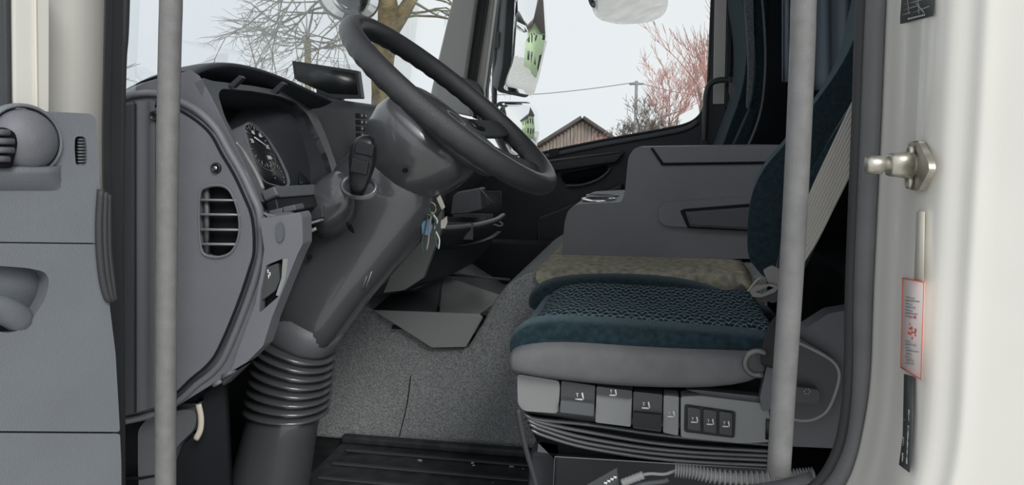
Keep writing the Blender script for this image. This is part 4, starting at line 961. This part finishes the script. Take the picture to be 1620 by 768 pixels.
rn = random.Random(5); br = []
def twig(p, d, L, r, k):
    pts = [p]; q = p
    for i in range(4):
        d = (d+V((rn.uniform(-1, 1), rn.uniform(-1, 1), rn.uniform(-1, .8)))*.22).normalized(); q = q+d*L/4; pts.append(q)
    br.append(tubev(pts, [r*(1-.6*i/4) for i in range(5)], 4, False))
    if k: 
        for _ in range(3): twig(pts[rn.choice((2, 3, 4))], (d+V((rn.uniform(-1, 1), rn.uniform(-1, 1), rn.uniform(-.9, .5)))*.9).normalized(), L*.62, r*.55, k-1)
for x, y, dx, dz in ((640, 20, 1, -.1), (655, -10, 1, -.5), (625, 30, .8, .1), (600, 10, -1, .1), (585, 30, -1, -.3), (575, 10, -1, -.1), (560, 0, -1, -.2), (545, -30, -1, -.5), (672, -30, 1, -.6), (648, 0, .7, -.5), (610, -20, -1, -.6), (530, -50, -1, -.7), (520, -70, -.6, -.9), (600, 60, -.9, -.1)):
    twig(F7(x, y), (Rt*dx+EZ*dz).normalized(), .38 if x > 635 else .75, .014, 3)
mk('twigs', *join(br), 'twig', t, smooth=False)
# small umbrella shaped tree behind
b1 = gbase(487, 160, 13); t2_ = thing('pollard_tree', b1, 'slim pollarded tree with radiating twigs behind the dashboard display', 'tree')
def F13(x, y): return far(x, y, 13)
mk('trunk', *join([tubev([b1, F13(487, 120), F13(487, 62)], [.06, .055, .06], 8, False)]), 'bark', t2_)
br = []; rn = random.Random(9)
def arc(x0, y0, x1, y1, sag, r, k):
    n = 5; pts = []; dd = rn.uniform(-1.2, 1.2)
    for i in range(n+1):
        u = i/n; pts.append(far(x0+(x1-x0)*u+rn.uniform(-2, 2), y0+(y1-y0)*u+sag*math.sin(u*PI)+rn.uniform(-2, 2), 13+dd*u))
    br.append(tubev(pts, [r*(1-.6*i/n) for i in range(n+1)], 4, False))
    if k:
        for _ in range(3):
            u = rn.uniform(.3, 1); xx = x0+(x1-x0)*u; yy = y0+(y1-y0)*u+sag*math.sin(u*PI)
            arc(xx, yy, xx+(x1-x0)*.35+rn.uniform(-14, 14), yy+(y1-y0)*.3+rn.uniform(-16, 10), rn.uniform(-3, 5), r*.6, k-1)
for x1, y1, sg in ((395, 5, 6), (420, 60, 14), (405, 35, 16), (440, 0, 4), (460, -10, 0), (480, -20, 0), (500, -20, 0), (515, 10, 4), (530, 25, 12), (545, 45, 14), (550, 70, 12), (430, 85, 10), (385, 20, 18)):
    arc(487, 58+rn.uniform(-4, 6), x1, y1, sg, .012, 2)
mk('twigs', *join(br), 'twig', t2_, smooth=False)
# wispy shrubs at the left
for i, (px, lx, ty, lab_) in enumerate(((412, -30, 20, 'wispy bare sapling rising left of the pollarded tree'), (440, -24, 50, 'lower thin sapling close behind the instrument hood'))):
    b2 = gbase(px, 150, 10+3*i); tt = thing('bare_sapling', b2, lab_, 'tree'); br = []; rn = random.Random(20+i)
    def fs_(x, y): return far(x, y, 10+3*i)
    main = [b2, fs_(px, 130), fs_(px+lx*.5, 75), fs_(px+lx, ty)]
    br.append(tubev(main, [.012, .011, .009, .003], 4, False))
    for k in range(12):
        u = k/12; x = px+lx*u; y = 140+(ty-140)*u
        for s in (-1, 1):
            e = fs_(x+s*rn.uniform(15, 45), y-rn.uniform(5, 30)); m_ = fs_(x+s*10, y-2)
            br.append(tubev([fs_(x, y), m_, e], [.005, .004, .0025], 3, False))
    mk('twigs', *join(br), 'twig', tt, smooth=False)
tb = thing('bare_sapling', gbase(205, 140, 9), 'few bare twigs between the door seal and the front grab bar', 'tree'); br = []; rn = random.Random(3)
for x, y, x1, y1 in ((150, 120, 222, 101), (150, 110, 218, 130), (190, 108, 215, 100), (195, 122, 205, 124)):
    br.append(tubev([far(x, y, 9), far((x+x1)/2, (y+y1)/2+2, 9), far(x1, y1, 9)], [.012, .008, .003], 4, False))
br.append(tubev([gbase(150, 120, 9), far(150, 118, 9)], [.03, .02], 6, False))
mk('twigs', *join(br), 'twig', tb)
# barn
barn = thing('barn', gbase(915, 225, 42), 'weathered wooden barn with gable end beyond the passenger window', 'barn')
ap, el, er = far(921, 188, 42), far(848, 234, 42), far(968, 218, 42)
bd = (er-el); bd.z = 0; bd.normalize(); bn = V((-bd.y, bd.x, 0)); hw = (er-ap).dot(bd)*1.0
hl = (ap-el).dot(bd); zs = ap.z-(ap.z-el.z)
A_ = V(ap); L0 = A_-bd*hl; L0.z = el.z; R0 = A_+bd*hl*.95; R0.z = el.z
g0, g1 = L0.copy(), R0.copy(); g0.z = g1.z = 0
slab('gable_wall', [g0, g1, R0, A_, L0], bn*12, 'barn', barn)
nb = 26
for i in range(nb):
    u = (i+.5)/nb; x = -hl+(hl*1.95)*u; f_ = 1-abs(x)/hl if x < 0 else 1-x/(hl*.95); zt = el.z+(ap.z-el.z)*max(0, f_)
    p = A_+bd*x; a, b = boxv(V((p.x, p.y, zt/2-.05))-bn*(.04+.02*(i % 2)), (hl*.95/nb*.9, .03, max(.1, zt/2-.1)), (bd, bn, EZ)); mk('board', a, b, 'barn', barn, smooth=False)
for s, e in ((-1, L0), (1, R0)):
    dv = (e-A_).normalized(); nn = dv.cross(bn).normalized(); nn = nn if nn.z > 0 else -nn
    q = [A_-bn*.5, e+dv*.6-bn*.5, e+dv*.6+bn*12.5, A_+bn*12.5]; slab('roof_slope', q, nn*.18, 'roof', barn)
# utility pole and wires
pl = thing('utility_pole', gbase(1007, 225, 38), 'thin utility pole rising above the bushes right of the barn', 'pole')
pb = gbase(1007, 225, 38); pt = far(1007, 128, 38); pb = V((pt.x, pt.y, 0))
tube('pole_shaft', [pb, pt], [.11, .07], 'trough', pl, n=10)
mk('insulator_bar', *boxv(pt-EZ*.15, (.35, .06, .05)), 'trough', pl)
for lab_, pts in (('sagging overhead wire running left from the utility pole', ((780, 150), (850, 149), (930, 141), (1005.5, 130.5))), ('sagging overhead wire running right from the utility pole', ((1008.5, 130.5), (1040, 139), (1080, 148), (1150, 158)))):
    tube('overhead_wire', spl([far(x, y, 38) for x, y in pts], 5), .022, 'seatbase', None, n=5, label=lab_, cat='wire')
# bushes and trees right
tree(gbase(1070, 215, 30), 5.4, .10, 'pinkish bare tree at the right end of the passenger window', 4, 'twig3', 'twig2', .38, .65, 6, 3, minr=.009)
tree(gbase(1112, 215, 22), 5.6, .09, 'tall thin bare tree behind the passenger window rear edge', 8, 'twig3', 'twig2', .4, .5, 5, 3, minr=.010)
tree(gbase(985, 215, 31), 3.9, .08, 'grey brown bare bush just left of the utility pole', 11, 'twig3', 'twig3', .32, .8, 6, 3, minr=.013)
tree(gbase(1022, 215, 44), 4.6, .08, 'grey brown bare bush just right of the utility pole', 13, 'twig3', 'twig3', .3, .8, 6, 3, minr=.013)
tree(gbase(965, 215, 31), 2.9, .08, 'low reddish bare bush against the barn', 17, 'twig2', 'twig2', .3, .9, 6, 3, minr=.016)
# green house seen in the passenger mirror
hc0 = V((24, 16.0, 0))
gh = thing('green_house', hc0, 'pale green house with dark roof reflected in the tall wing mirror', 'house')
box('walls', hc0+V((-5, -4, 0)), hc0+V((5, 4, 6)), 'green', gh)
slab('roof', [hc0+V((-5.5, -4.6, 5.8)), hc0+V((-5.5, 4.6, 5.8)), hc0+V((-5.5, 0, 9))], (11, 0, 0), 'roof', gh)
for zz in (1.2, 3.8):
    for k in range(3):
        box('window', hc0+V((-5.06, -3+k*2.3, zz)), hc0+V((-4.98, -2+k*2.3, zz+1.3)), 'screen', gh)
        box('window', hc0+V((-4+k*3, -4.06, zz)), hc0+V((-3+k*3, -3.98, zz+1.3)), 'screen', gh)
